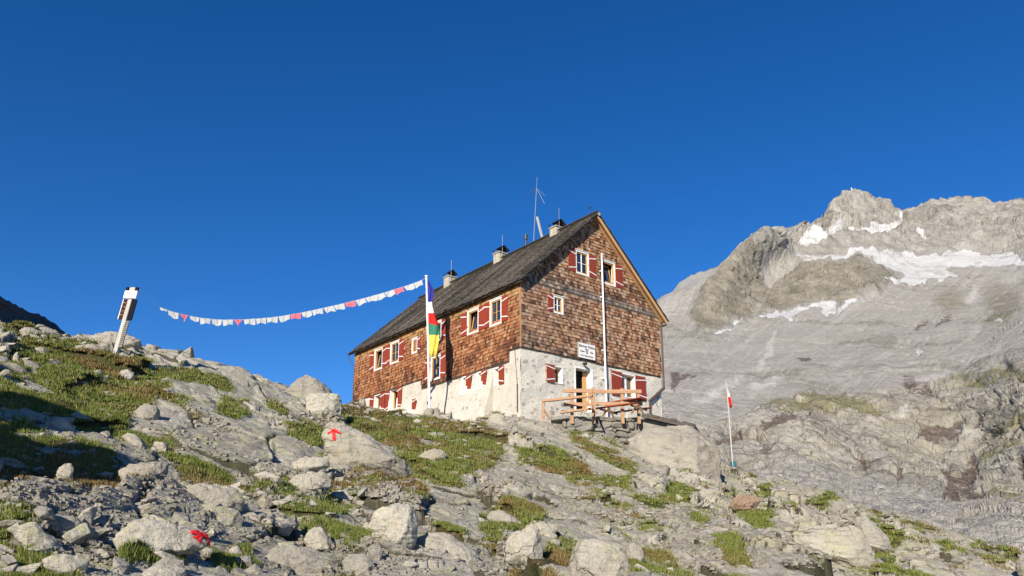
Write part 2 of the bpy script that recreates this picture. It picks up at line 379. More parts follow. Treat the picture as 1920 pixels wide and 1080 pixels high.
RUBBLE = [[(0,880),(240,880),(440,1000),(440,1080),(0,1080)],[(430,880),(640,880),(780,960),(870,1080),(430,1080)],[(600,890),(790,900),(800,960),(640,970)],[(1180,890),(1500,925),(1920,1060),(1920,1080),(1250,1080)],[(0,615),(190,640),(120,700),(0,720)],[(850,1000),(960,1010),(1000,1080),(850,1080)],[(1120,900),(1220,900),(1260,1000),(1180,1000)]]
CA, SA = math.cos(R(24)), math.sin(R(24))
def relief(x, y, zb, full=False):
    r = np.hypot(x, y); u, v = pix(x, y, zb)
    wx = vnoise(x * .35, y * .35, s=3) * .6 + vnoise(x * 1.7, y * 1.7, s=5) * .13; wy = vnoise(x * .35, y * .35, s=4) * .6 + vnoise(x * 1.7, y * 1.7, s=6) * .13
    front = (y > 1.0)
    un = u + vnoise(x * 1.3, y * 1.3, s=11) * 9 + vnoise(x * 4, y * 4, s=12) * 4; vn = v + vnoise(x * 1.3, y * 1.3, s=13) * 6 + vnoise(x * 4, y * 4, s=14) * 3
    g = polymask(un, vn, GRASS, 5) * front; sl_ = polymask(un, vn, SLABS, 10) * front
    g = g * sstep(-.42, -.12, fbm(x * 1.1, y * 1.1, o=4, s=41) + .1)
    away = (1 - front) + front * ((u < -60) | (u > 1990)); g = np.maximum(g, away * sstep(.0, .25, fbm(x * .22, y * .22, o=3, s=40)))
    a = (x + wx) * CA + (y + wy) * SA; b = -(x + wx) * SA + (y + wy) * CA
    f1, f2, c1, c2, c3, dx, dy = cells(a / 1.9, b / 4.0, 20)
    ton = .5 + .22 * c3
    L = .24 * c1 + .55 * dx * c2 + .50 * dy * c3; e1 = sstep(.0, .055, f2 - f1); f2L = f2 - f1
    f1, f2, c1, c2, c3, dx, dy = cells(a / .70 + 7, b / 1.25, 30)
    ton = ton + .30 * c2
    M_ = .10 * c1 + .24 * dx * c2 + .22 * dy * c3; e2 = sstep(0, .09, f2 - f1)
    f1, f2, c1, c2, c3, dx, dy = cells(a / .21, b / .30 + 3, 50)
    ton = np.clip(ton + .22 * c1 , 0, 1)
    S = .045 * c1 + .09 * dx * c2 + .09 * dy * c3; e3 = sstep(0, .12, f2 - f1)
    brk = sstep(-.25, .3, fbm(x * .3 + 5, y * .3, o=3, s=60))      # broken blocky ground against smooth slabs
    rub = polymask(un, vn, RUBBLE, 20) * front; brk = np.maximum(brk, rub); brk = brk * (1 - .85 * sl_)
    amp = sstep(1.5, 5, r) * (1 - sstep(60, 110, r)) + sstep(60, 110, r) * .4
    nearf = .5 + .5 * sstep(11, 22, r)
    rockz = L * nearf * (.6 + .4 * brk) * (1 - .55 * sl_) - .13 * nearf * (1 - e1) * (1 - .45 * sl_) + (M_ - .11 * (1 - e2)) * nearf * (.24 + .85 * brk) + (S - .02 * (1 - e3)) * (.14 + .38 * brk) * (1 - g)
    rockz = rockz + fbm(x * .8, y * .8, o=4, s=70) * .10 + fbm(x * 5, y * 5, o=3, s=75) * .022
    grz = L * .4 + fbm(x * 1.4, y * 1.4, o=3, s=80) * .13 + fbm(x * 6, y * 6, o=2, s=85) * .04 + .02
    wid = sstep(.0, .30, f2L); crev = (1 - wid) * sstep(-.12, .2, fbm(x * .45, y * .45, o=3, s=90)) * (1 - .55 * sl_)
    gg = np.maximum(g, crev * .62)
    z = (rockz * (1 - g) + grz * g) * amp
    # level terrace under the house
    if not full: return z
    soil = sstep(.25, .6, brk) * sstep(.1, .35, fbm(x * .9, y * .9, o=3, s=95)) * (1 - g) * (1 - sl_)
    crk = np.maximum((1 - e1) * .9, (1 - e2) * (.35 + .65 * brk)) * (1 - g); crk = np.maximum(crk, (1 - e3) * brk * .15)
    return z, gg, soil, u, v, crk, ton
# house footprint, used to keep the ground under it flat
HC = np.array([35 * math.sin(.011644), 35 * math.cos(.011644)]); HB = 35 * math.tan(.271488) - 3.239568; YAW = .675396
EV = np.array([math.cos(YAW), math.sin(YAW)]); EU = np.array([-math.sin(YAW), math.cos(YAW)])
WW, UU = 9.9617, 16.825
def H(x, y, full=False):
    x = np.atleast_1d(np.asarray(x, float)); y = np.atleast_1d(np.asarray(y, float))
    zb = Hbase(x, y); rr = relief(x, y, zb, full); z = zb + (rr[0] if full else rr)
    hv = (x - HC[0]) * EV[0] + (y - HC[1]) * EV[1]; hu = (x - HC[0]) * EU[0] + (y - HC[1]) * EU[1]
    terr = sstep(-3.9, -3.5, hu) * sstep(.5, 1.5, hv) * (1 - sstep(WW + .3, WW + 1.0, hv)) * (1 - sstep(-.1, .3, hu))
    z = z * (1 - terr) + np.minimum(z, HB - .25) * terr
    return (z, *rr[1:], zb) if full else z

AZ = np.concatenate([np.linspace(-180, -48, 60)[:-1], np.linspace(-48, 48, 1000), np.linspace(48, 180, 60)[1:]])
RR = np.concatenate([[.3, .8, 1.4, 2.0], np.geomspace(2.4, 72, 760), np.geomspace(74, 170, 50)])
az, rr_ = np.meshgrid(np.radians(AZ), RR, indexing='ij')
GX, GY = rr_ * np.sin(az), rr_ * np.cos(az)
z_, g_, s_, u_, v_, ck_, tn_, zb_ = H(GX.ravel(), GY.ravel(), True)
GZ = z_.reshape(GX.shape)
na, nr = GX.shape
idx = np.arange(na * nr).reshape(na, nr)
fq = np.stack([idx[:-1, :-1], idx[1:, :-1], idx[1:, 1:], idx[:-1, 1:]], -1).reshape(-1, 4)[:, ::-1]
cen = np.array([[0, 0, float(GZ[:, 0].mean())]])
gv = np.concatenate([np.stack([GX.ravel(), GY.ravel(), GZ.ravel()], 1), cen])
mask = np.stack([np.r_[g_, 0], np.r_[s_, 0], np.r_[ck_, 0]], 1)
ground = mesh_obj('ground', gv, fq, M_GROUND, attrs={'mask': mask, 'tone': np.r_[tn_, .5]}, smooth=True)
tag(ground, kind='structure')
print('ground', time.time() - T0)
GM = g_.reshape(na, nr); SOIL = s_.reshape(na, nr)
GA = np.radians(AZ); EL = GZ / rr_
def hit(px, py, rmin=2.5):                 # first ground point seen at each pixel
    x, y, z = ray(px, py); x = np.atleast_1d(x); y = np.atleast_1d(y); z = np.atleast_1d(z)
    a = np.arctan2(x, y); e = z / np.hypot(x, y); i = np.clip(np.searchsorted(GA, a), 0, na - 1)
    j0 = np.searchsorted(RR, rmin); k = EL[i][:, j0:] >= e[:, None]; j = np.where(k.any(1), k.argmax(1) + j0, -1)
    r = np.where(j > 0, RR[j], np.nan); return r * np.sin(a), r * np.cos(a), np.where(j > 0, GZ[i, j], np.nan), r, i, j
# ---------------------------------------------------------------- far mountain, built as one relief with real distances
SKYL = [(560,860),(700,860),(900,800),(1050,740),(1120,680),(1200,600),(1240,560),(1262,548),(1300,535),(1345,503),(1368,478),(1385,462),(1400,447),(1415,436),(1433,430),(1450,434),(1466,436),(1478,430),(1498,418),(1520,421),(1535,412),(1545,400),(1556,384),(1570,373),(1583,364),(1598,355),(1610,360),(1622,366),(1640,374),(1655,372),(1668,377),(1676,388),(1690,393),(1720,388),(1757,380),(1762,374),(1800,375),(1845,370),(1853,376),(1860,384),(1885,380),(1903,374),(1920,383),(1960,392),(2100,360),(2300,400),(2700,420)]
MC = [  # pixel x, pixel y, metres away
 (1200,985,110),(1500,985,130),(1900,990,150),(2500,990,170),(1200,930,170),(1450,930,190),(1700,930,215),(1920,930,230),(1250,880,230),(1400,890,240),(1600,880,260),(1800,900,265),(1920,880,255),(2300,880,270),
 (1250,800,300),(1400,800,300),(1550,800,310),(1700,800,320),(1800,800,330),(1920,800,290),(2300,760,300),
 (1250,760,350),(1400,750,350),(1500,725,370),(1650,715,385),(1750,705,400),(1850,690,390),(1920,670,370),(2300,640,400),
 (1250,700,520),(1400,690,560),(1550,680,540),(1700,670,540),(1850,650,520),(2200,580,600),
 (1250,640,800),(1400,640,780),(1550,620,820),(1700,610,820),(1850,600,800),
 (1300,608,930),(1400,600,960),(1340,540,1060),(1380,480,1200),(1420,445,1290),(1470,470,1370),(1440,520,1290),(1450,570,1100),
 (1500,580,1000),(1560,580,1000),(1650,570,980),(1520,505,1180),(1600,498,1180),(1650,512,1180),(1700,540,1120),(1800,540,1080),(1880,530,1080),
 (1500,488,1420),(1600,485,1460),(1700,505,1350),(1800,500,1350),(1900,500,1350),(1510,450,1520),(1600,445,1640),(1700,460,1600),(1850,470,1580),(1600,415,1760),(1600,358,1850),(1520,425,1700),(1680,400,1850),(1850,380,1900),(1760,420,1760),(1900,430,1740),
 (1000,985,110),(1000,800,320),(1000,700,560),(1150,640,900),(700,800,500),(700,985,120),(600,720,900),(2600,450,1900),(2300,500,1200),(2600,700,450)]
MCa = np.array(MC, float); MX = MCa[:, :2] / 300; MW = tps_fit(MX, np.log(MCa[:, 2]), .02)
ncol, nrow = 660, 560
cx = np.concatenate([np.linspace(600, 1200, 60)[:-1], np.linspace(1200, 1960, 540), np.linspace(1960, 2700, 62)[1:]])
sx = np.interp(cx, [p[0] for p in SKYL], [p[1] for p in SKYL])
jag = vnoise(cx / 9, cx * 0, s=301) * 2.2 + vnoise(cx / 3.5, cx * 0, s=302) * 1.1; sx = sx + jag
t = np.linspace(0, 1, nrow)
PXg = np.repeat(cx[:, None], nrow, 1); yb_ = np.interp(cx, [1300, 1600, 1900], [1000, 1015, 1075])[:, None]; PYg = yb_ + (sx[:, None] - yb_) * t[None, :]
lr = tps_eval(MX, MW, np.stack([PXg.ravel() / 300, PYg.ravel() / 300], 1)).reshape(PXg.shape)
rng_ = np.exp(np.clip(lr, np.log(90), np.log(2100)))
rx, ry, rz = ray(PXg, PYg); k = rng_ / np.hypot(rx, ry); X, Y, Z = rx * k, ry * k, rz * k
# smooth base position -> rocky displacement along the view-facing normal
def mgrid_normals(X, Y, Z):
    P_ = np.stack([X, Y, Z], -1); a = np.gradient(P_, axis=0); b = np.gradient(P_, axis=1); n = np.cross(b, a); n /= np.linalg.norm(n, axis=-1, keepdims=True) + 1e-9
    s = np.sign(-(n * P_).sum(-1)); return n * s[..., None]
N0 = mgrid_normals(X, Y, Z)
u, v = PXg.ravel(), PYg.ravel(); X0, Y0, Z0 = X.ravel(), Y.ravel(), Z.ravel()
un = u + vnoise(u / 14, v / 14, s=310) * 5 + vnoise(u / 5, v / 5, s=311) * 2.2; vn = v + vnoise(u / 14, v / 14, s=312) * 4 + vnoise(u / 5, v / 5, s=313) * 1.8
SNOW = [[(1492,466),(1520,452),(1548,455),(1556,440),(1572,432),(1600,435),(1615,436),(1655,424),(1675,420),(1684,420),(1690,426),(1676,432),(1660,442),(1640,448),(1610,444),(1580,443),(1568,450),(1560,460),(1535,470),(1510,472)],
 [(1480,485),(1500,483),(1540,489),(1572,480),(1600,475),(1625,471),(1650,478),(1700,476),(1740,477),(1775,472),(1812,469),(1850,474),(1870,472),(1925,488),(1925,500),(1880,500),(1830,497),(1790,500),(1775,510),(1800,515),(1770,522),(1745,524),(1700,532),(1660,531),(1650,530),(1690,522),(1700,512),(1680,505),(1660,497),(1636,487),(1610,482),(1575,489),(1545,493),(1500,491)],
 [(1426,591),(1445,590),(1458,582),(1466,586),(1490,578),(1520,573),(1540,566),(1572,571),(1566,580),(1556,592),(1548,590),(1538,576),(1520,575),(1505,583),(1482,601),(1464,592),(1452,599),(1440,598)],
 [(1556,588),(1580,572),(1610,558),(1608,564),(1572,584)],[(1680,400),(1687,396),(1690,418),(1684,418)],[(1717,436),(1732,434),(1735,448),(1728,450)],
 [(1717,664),(1730,657),(1736,664),(1722,669)],[(1336,624),(1365,613),(1392,598),(1392,603),(1362,619),(1340,627)],[(1441,545),(1452,534),(1453,538),(1443,549)],
 [(1700,391),(1730,386),(1758,380),(1758,384),(1730,390),(1702,395)],[(1762,373),(1810,376),(1845,370),(1810,379),(1763,378)],[(1860,385),(1885,379),(1886,383),(1862,388)],[(1872,606),(1885,604),(1885,610),(1873,611)]]
FAINT = [[(1670,763),(1705,757),(1714,760),(1700,765),(1676,766)],[(1402,728),(1418,714),(1460,704),(1456,714),(1420,727)],[(1288,752),(1340,732),(1390,706),(1400,704),(1386,717),(1340,740),(1295,754)],[(1440,650),(1452,620),(1460,620),(1446,655),(1425,690),(1415,690)],[(1812,566),(1832,535),(1838,535),(1822,562)],[(1700,710),(1780,700),(1800,694),(1790,704),(1720,714)]]
KNOB = [[(1296,606),(1302,570),(1320,540),(1345,505),(1370,480),(1392,462),(1408,470),(1416,500),(1424,530),(1442,548),(1425,575),(1405,592),(1370,606),(1325,622),(1305,615)],
 [(1425,590),(1432,560),(1452,540),(1470,525),(1500,500),(1520,496),(1555,497),(1580,490),(1612,487),(1650,505),(1688,524),(1660,535),(1640,545),(1612,556),(1580,572),(1530,566),(1500,574),(1455,582)]]
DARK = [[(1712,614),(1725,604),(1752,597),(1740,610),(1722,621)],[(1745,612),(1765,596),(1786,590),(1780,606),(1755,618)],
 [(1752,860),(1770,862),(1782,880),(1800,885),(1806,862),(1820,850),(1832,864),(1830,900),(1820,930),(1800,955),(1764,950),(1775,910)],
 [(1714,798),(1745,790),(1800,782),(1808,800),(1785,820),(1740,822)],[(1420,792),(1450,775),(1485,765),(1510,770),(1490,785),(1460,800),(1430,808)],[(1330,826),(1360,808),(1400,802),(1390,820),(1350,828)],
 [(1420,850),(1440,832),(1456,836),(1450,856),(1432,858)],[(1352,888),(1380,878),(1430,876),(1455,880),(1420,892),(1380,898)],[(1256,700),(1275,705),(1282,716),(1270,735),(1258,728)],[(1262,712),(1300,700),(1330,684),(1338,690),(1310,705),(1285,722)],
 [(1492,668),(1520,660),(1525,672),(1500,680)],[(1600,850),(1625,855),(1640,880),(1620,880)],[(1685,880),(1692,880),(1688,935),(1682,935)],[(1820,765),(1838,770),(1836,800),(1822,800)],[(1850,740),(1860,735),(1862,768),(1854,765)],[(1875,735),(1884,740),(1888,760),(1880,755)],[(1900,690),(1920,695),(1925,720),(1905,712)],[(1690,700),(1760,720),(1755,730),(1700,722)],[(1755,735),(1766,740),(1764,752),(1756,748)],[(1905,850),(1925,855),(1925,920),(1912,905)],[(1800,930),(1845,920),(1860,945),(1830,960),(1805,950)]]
OLIVE = [[(1745,566),(1760,545),(1790,536),(1808,548),(1818,575),(1795,592),(1765,590)],[(1838,548),(1860,530),(1892,526),(1915,545),(1920,588),(1890,606),(1862,602),(1846,578)]]
VEG = [[(1430,748),(1480,735),(1530,728),(1600,735),(1650,755),(1660,772),(1600,765),(1520,765),(1460,768)],[(1840,810),(1880,780),(1925,752),(1925,795),(1880,815),(1850,830)],[(1800,704),(1850,690),(1925,672),(1925,700),(1870,705),(1810,722)],[(1840,930),(1880,925),(1925,930),(1925,975),(1870,960)],[(1790,955),(1850,960),(1840,975),(1800,970)],[(1840,600),(1900,590),(1890,612),(1850,612)],[(1830,850),(1900,820),(1925,835),(1860,870)]]
# cliff band: the lower walls above the valley
bx = [1200, 1300, 1400, 1450, 1500, 1600, 1700, 1800, 1850, 1925, 2300]; brow = np.interp(u, bx, [830, 812, 775, 745, 730, 728, 716, 704, 692, 674, 640])
foot = np.interp(u, [1200, 1376, 1500, 1600, 1700, 1790, 1850, 1925, 2300], [905, 905, 880, 905, 935, 960, 955, 975, 960])
cliff = sstep(-6, 10, v - brow + vnoise(u / 20, v / 20, s=330) * 8) * (1 - sstep(-14, 10, v - foot + vnoise(u / 16, v / 16, s=331) * 10))
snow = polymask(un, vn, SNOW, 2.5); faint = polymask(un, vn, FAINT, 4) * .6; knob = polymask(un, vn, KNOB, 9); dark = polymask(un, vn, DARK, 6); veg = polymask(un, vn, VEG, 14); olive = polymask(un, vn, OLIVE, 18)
upper = 1 - sstep(-30, 30, v - np.interp(u, [1200, 1300, 1420, 1500, 1700, 1925], [560, 480, 480, 480, 470, 470]))
scr = (1 - cliff) * (1 - knob) * (1 - upper)
rocky = np.clip(cliff + knob + upper, 0, 1)
rr2 = rng_.ravel(); s0 = rr2 / 400.0                            # rock forms grow with the size of the faces
def D(l, o, s, ridge=True): return fbm(X0 / l, Y0 / l, Z0 / (l * 1.6), o=o, s=s, ridge=ridge)
d = D(90, 5, 340, False) * 4.0 * cliff + fbm(X0 / 12, Y0 / 12, Z0 / 12, o=5, s=345, g=.65) * .8 * cliff
Xr = X0 * .9 + Z0 * .35
f1, f2, c1, c2, c3, dx_, dy_ = cells(Xr / 16 + vnoise(Z0 / 20, Y0 / 30, s=350), (Z0 + Y0 * .25) / 26, 351)
d += (c1 * .6 + dx_ * c2 * 1.5 + dy_ * c3 * 1.5 - 1.2 * (1 - sstep(0, .05, f2 - f1))) * cliff
f1, f2, c1, c2, c3, dx_, dy_ = cells(Xr / 5.5 + 9, (Z0 + Y0 * .25) / 8 , 361)
d += (c1 * .35 + dx_ * c2 * .9 + dy_ * c3 * .9 - .6 * (1 - sstep(0, .08, f2 - f1))) * cliff
def crag(l, s, a):
    f1, f2, c1, c2, c3, dx_, dy_ = cells((X0 * .8 + Z0 * .5) / l + vnoise(Z0 / l, Y0 / l, s=s) * .5, (Z0 - X0 * .35 + Y0 * .2) / (l * 1.7) + vnoise(X0 / l, Y0 / l, s=s + 1) * .5, s + 2)
    return (c1 * .3 + dx_ * c2 + dy_ * c3 - .35 * (1 - sstep(0, .07, f2 - f1))) * a
d += (D(160, 6, 370) * 11 + fbm(X0 / 40, Y0 / 40, Z0 / 40, o=5, s=376, ridge=True, g=.62) * 5 + crag(38, 700, 7) + crag(13, 710, 3)) * knob
d += (D(260, 4, 380) * 30 + fbm(X0 / 90, Y0 / 90, Z0 / 110, o=6, s=388, ridge=True, g=.62) * 15 + crag(60, 720, 15) + crag(20, 730, 6)) * upper
d += (crag(9, 770, 1.7) + crag(3.4, 780, .8)) * cliff
near = 1 - sstep(240, 420, rr2)
lg = np.log(rr2); aa_ = np.degrees(np.arctan2(X0, Y0)) - 9 * lg
gl1 = vnoise(aa_ * 1.1 + 1.2 * vnoise(aa_ * .3, lg * 3, s=800), lg * 2.2, s=801); gl2 = vnoise(aa_ * 3.4 + .8 * vnoise(aa_ * .8, lg * 6, s=802), lg * 4.5, s=803); gl3 = vnoise(aa_ * 9 + .5 * vnoise(aa_ * 2, lg * 12, s=804), lg * 9, s=805)
chan = np.clip(1 - np.abs(gl1) * 3.2, 0, 1) * .6 + np.clip(1 - np.abs(gl2) * 3, 0, 1) * .45 + gl3 * .06
chan = np.clip(chan, 0, 1) * (1 - near); bumps = sstep(.12, .4, fbm(X0 / 45 + Y0 / 160, Y0 / 150, Z0 / 60, o=5, s=810, g=.6)) * (1 - near)
gul = np.abs(vnoise((X0 + .25 * Y0) / 26 + vnoise(Y0 / 60, Z0 / 60, s=393), Y0 / 160, s=392))
d += (D(120, 5, 390, False) * 5 - 1.6 * (1 - sstep(0, .22, gul)) * (1 - near) + fbm(X0 / 14, Y0 / 50, Z0 / 30, o=5, s=395, g=.7) * .9 * (1 - near) - chan * 1.6 * np.clip(rr2 / 900, .5, 1.2) + (crag(16, 820, 1.5) + crag(6, 830, .8)) * bumps + crag(24, 740, 1.6) * sstep(.1, .35, D(90, 3, 745, False)) * (1 - near)) * scr
d += (crag(5.5, 750, 1.3) + crag(1.8, 760, .55) + D(14, 4, 765) * .9) * scr * near * 1.2
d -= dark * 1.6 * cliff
d *= sstep(0, .03, 1 - np.repeat(t[None], ncol, 0).ravel()) * .85 + .15
X1 = (X0 + N0[..., 0].ravel() * d).reshape(X.shape); Y1 = (Y0 + N0[..., 1].ravel() * d).reshape(X.shape); Z1 = (Z0 + N0[..., 2].ravel() * d).reshape(X.shape)
# the back of the mountain falls away behind its ridge
bk = []
for dr, dz in ((60, -40), (250, -200), (900, -700)):
    q = np.stack([X1[:, -1], Y1[:, -1], Z1[:, -1]], 1); hr = np.hypot(q[:, 0], q[:, 1]); q[:, 0] *= 1 + dr / hr; q[:, 1] *= 1 + dr / hr; q[:, 2] += dz; bk.append(q)
mv = np.stack([X1, Y1, Z1], -1); mv = np.concatenate([mv] + [b[:, None, :] for b in bk], 1); nr2 = nrow + 3
i2 = np.arange(ncol * nr2).reshape(ncol, nr2); mf = np.stack([i2[:-1, :-1], i2[:-1, 1:], i2[1:, 1:], i2[1:, :-1]], -1).reshape(-1, 4)[:, ::-1]
def ext(a): a = a.reshape(ncol, nrow); return np.concatenate([a, np.repeat(a[:, -1:], 3, 1)], 1).ravel()
A1 = np.stack([ext(np.maximum(snow, 0)), ext(dark), ext(veg)], 1); A2 = np.stack([ext(cliff), ext(np.maximum(knob, olive * .75)), ext(upper)], 1); A3 = np.stack([ext(faint), ext(scr), ext(np.clip(.5 + (chan - bumps * .8) * .5, 0, 1) * (1 - near) + .5 * near)], 1)
def mat_mountain():
    g = NG('mountain_rock'); P = g.n('NewGeometry').outputs['Position']
    PS = g.n('Mapping', i_Vector=P, i_Scale=(1, .28, .5)).outputs[0]; PF = g.n('Mapping', i_Vector=P, i_Scale=(1, .3, .7)).outputs[0]
    n1 = g.noise(P, .006, 6, .6); n2 = g.noise(PS, .05, 8, .72); n3 = g.noise(PF, .30, 7, .78)
    c = g.mix(g.rng(n2, .38, .62), (.17, .16, .142), (.36, .345, .315)); c = g.mix(g.rng(n1, .4, .65, 0, .5), c, (.35, .325, .285))
    scree = g.mix(g.rng(n3, .3, .7), (.228, .214, .193), (.385, .362, .325)); gy = g.attr('m3', 2); scree = g.mix(g.rng(gy, .55, .95, 0, .5), scree, (.42, .40, .37)); scree = g.mix(g.rng(g.mth('ADD', gy, g.mth('MULTIPLY', g.mth('SUBTRACT', g.noise(P, .09, 7, .8), .5), .7)), .20, .40, .55, 0), scree, (.17, .16, .14))
    c = g.mix(g.attr('m3', 1), c, scree)
    kn = g.mix(g.rng(n2, .35, .65), (.145, .132, .10), (.28, .255, .205)); kf = g.rng(g.mth('ADD', g.attr('m2', 1), g.mth('MULTIPLY', g.mth('SUBTRACT', g.noise(P, .03, 6, .7), .5), 1.2)), .25, .75, 0, .9); c = g.mix(kf, c, kn)
    cl = g.attr('m2', 0); st = g.noise(g.n('Mapping', i_Vector=P, i_Scale=(1, 1, .28)).outputs[0], .11, 8, .75)
    c = g.mix(g.mth('MULTIPLY', cl, g.rng(st, .50, .62, 0, .75)), c, (.10, .085, .07)); c = g.mix(g.mth('MULTIPLY', cl, g.rng(g.noise(P, .03, 4), .4, .6, .1, .5)), c, (.29, .265, .195))
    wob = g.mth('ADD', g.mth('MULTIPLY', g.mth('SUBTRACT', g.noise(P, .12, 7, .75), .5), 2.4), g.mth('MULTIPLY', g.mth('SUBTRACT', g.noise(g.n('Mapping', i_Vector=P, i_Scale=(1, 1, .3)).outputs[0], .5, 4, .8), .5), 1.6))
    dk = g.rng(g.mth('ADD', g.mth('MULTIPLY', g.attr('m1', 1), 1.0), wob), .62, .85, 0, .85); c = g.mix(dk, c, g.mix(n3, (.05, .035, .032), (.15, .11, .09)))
    vg = g.rng(g.mth('ADD', g.attr('m1', 2), wob), .5, .75, 0, .75); c = g.mix(vg, c, g.mix(g.rng(n3, .35, .65), (.09, .10, .03), (.22, .19, .10)))
    tr = g.rng(g.noise(PF, .22, 6, .8), .58, .68, 0, .6); c = g.mix(tr, c, (.12, .115, .10))
    tl2 = g.rng(g.noise(PS, .12, 6, .8), .60, .68, 0, .45); c = g.mix(tl2, c, (.15, .14, .12)); lt = g.rng(g.noise(PF, .3, 5, .8), .60, .7, 0, .5); c = g.mix(lt, c, (.52, .50, .46))
    Pc = g.mix(.5, P, g.n('TexNoise', i_Vector=P, i_Scale=.06, i_Detail=6.).outputs['Color'], 'ADD'); Pc = g.n('VectorMath', operation='ADD', i_0=P, i_1=g.n('VectorMath', operation='SCALE', i_0=g.n('TexNoise', i_Vector=P, i_Scale=.07, i_Detail=6.).outputs['Color'], i_Scale=14.).outputs[0]).outputs[0]
    ckm = g.vor(g.n('Mapping', i_Vector=Pc, i_Scale=(1, 1, .5)).outputs[0], .065, 'DISTANCE_TO_EDGE'); ckm = g.mth('MULTIPLY', g.rng(ckm, .0, .03, .8, 0), g.rng(g.noise(P, .035, 4), .40, .52)); c = g.mix(g.mth('MULTIPLY', ckm, g.mth('SUBTRACT', 1., g.attr('m3', 1))), c, (.09, .08, .07))
    fa = g.mth('MULTIPLY', g.attr('m3', 0), .9); c = g.mix(fa, c, (.55, .53, .50))
    sw = g.mth('ADD', g.attr('m1', 0), g.mth('MULTIPLY', g.mth('SUBTRACT', g.noise(P, .035, 8, .8), .5), 1.5)); sw = g.rng(sw, .40, .62); c = g.mix(g.mth('MULTIPLY', sw, g.rng(g.noise(PF, .03, 8, .8), .40, .50, .12, .95)), c, g.mix(g.noise(P, .02, 4), (.40, .40, .405), (.55, .545, .54)))
    h = g.mth('ADD', g.mth('MULTIPLY', n2, 2), g.noise(PF, .25, 4, .7)); h = g.mth('MULTIPLY', h, g.mth('SUBTRACT', 1., g.mth('MULTIPLY', sw, .9)))
    g.bump(h, .55, 5.0); return g.done(c, .95, .1)
mo = mesh_obj('mountain', mv.reshape(-1, 3), mf, mat_mountain(), attrs={'m1': A1, 'm2': A2, 'm3': A3}, smooth=True); tag(mo, kind='structure')
# farther ridge behind the left shoulder
def ridge(name, sky, r0, r1, yb, n, mat, seed, amp, lam):
    xs = np.linspace(sky[0][0], sky[-1][0], n); ys = np.interp(xs, [p[0] for p in sky], [p[1] for p in sky]) + vnoise(xs / 6, xs * 0, s=seed) * 1.6
    tt = np.linspace(0, 1, 120); PX = np.repeat(xs[:, None], 120, 1); PYy = yb + (ys[:, None] - yb) * tt[None]
    rr_ = r0 + (r1 - r0) * tt[None] + 0 * PX; a, b, c = ray(PX, PYy); k = rr_ / np.hypot(a, b); a, b, c = a * k, b * k, c * k
    dd = fbm(a / lam, b / lam, c / lam, o=6, s=seed, ridge=True) * amp * (1 - .8 * tt[None] ** 8); q = 1 - dd / rr_; a, b, c = a * q, b * q, c * q
    V = np.stack([a, b, c], -1); e = V[:, -1:].copy(); e[..., :2] *= 1 + .12; e[..., 2] -= .1 * r1; V = np.concatenate([V, e], 1); m = 121
    I = np.arange(n * m).reshape(n, m); f = np.stack([I[:-1, :-1], I[:-1, 1:], I[1:, 1:], I[1:, :-1]], -1).reshape(-1, 4)[:, ::-1]
    return tag(mesh_obj(name, V.reshape(-1, 3), f, mat, smooth=True), kind='structure'), V
def mat_ridge(name, a, b, sc_, snow=False):
    g = NG(name); P = g.n('NewGeometry').outputs['Position']; n_ = g.noise(P, sc_, 8, .7); c = g.mix(g.rng(n_, .3, .7), a, b)
    c = g.mix(g.rng(g.noise(P, sc_ * .3, 4, .6), .4, .6, 0, .5), c, tuple(x * 1.2 for x in b)); g.bump(n_, .7, .12 / sc_); return g.done(c, .95, .1)
ridge('mountain', [(1080,640),(1200,585),(1240,556),(1262,545),(1275,528),(1290,519),(1310,511),(1335,502),(1352,496),(1400,490)], 2300, 2900, 720, 160, mat_ridge('far_rock', (.15, .15, .148), (.24, .237, .228), .012), 400, 90, 350)
ridge('hill', [(-500,300),(-200,440),(-60,520),(0,556),(20,566),(45,580),(60,588),(72,588),(90,598),(105,608),(120,622),(160,650)], 150, 230, 760, 220, mat_ridge('shade_toned_rock', (.035, .03, .032), (.10, .09, .085), .15), 420, 14, 30)  # the hill's shade is put into its dark rock colour
# ground reaching the horizon on every side
gr = MB(); q = 9000; gr.add([(-q, -q, -60), (q, -q, -60), (q, q, -60), (-q, q, -60)], [(0, 1, 2, 3)])
tag(gr.build('terrain', mat_ridge('valley_rock', (.2, .19, .16), (.34, .32, .28), .02)), kind='structure')
print('mountain', time.time() - T0)

# unseen mounds added left and behind, to shade hill and lower left corner
def shade_mound(name, pts, mat, seed):
    V = []; n_ = 0; Fs = []
    for (x, y, z, sx, sy, sz) in pts:
        m_ = bmesh.new(); bmesh.ops.create_icosphere(m_, subdivisions=4, radius=1); v = np.array([q.co[:] for q in m_.verts]); f = np.array([[a.index for a in q.verts] for q in m_.faces]); m_.free()
        v = v * (1 + .18 * fbm(v[:, 0] * 1.5 + seed + x, v[:, 1] * 1.5, v[:, 2] * 1.5, o=4, s=seed, ridge=True))[:, None] * np.array([sx, sy, sz]) + np.array([x, y, z]); V.append(v); Fs.append(f + n_); n_ += len(v)
    return tag(mesh_obj(name, np.concatenate(V), np.concatenate(Fs), mat, smooth=True), kind='structure')
import bmesh
shade_mound('hill', [(-235, -40, -20, 95, 85, 185)], M_GROUND, 31)  # unseen, added to throw shade on the far left hill
shade_mound('terrain', [(-8.6, 1.2, .6, 2.1, 1.5, 4.4), (-11.2, 2.6, .8, 2.4, 1.8, 6.2), (-14.5, 4.4, 1, 3.0, 2.2, 8.0)], M_ROCK, 33)  # unseen rocks, shaped to throw shade on the lower left slope
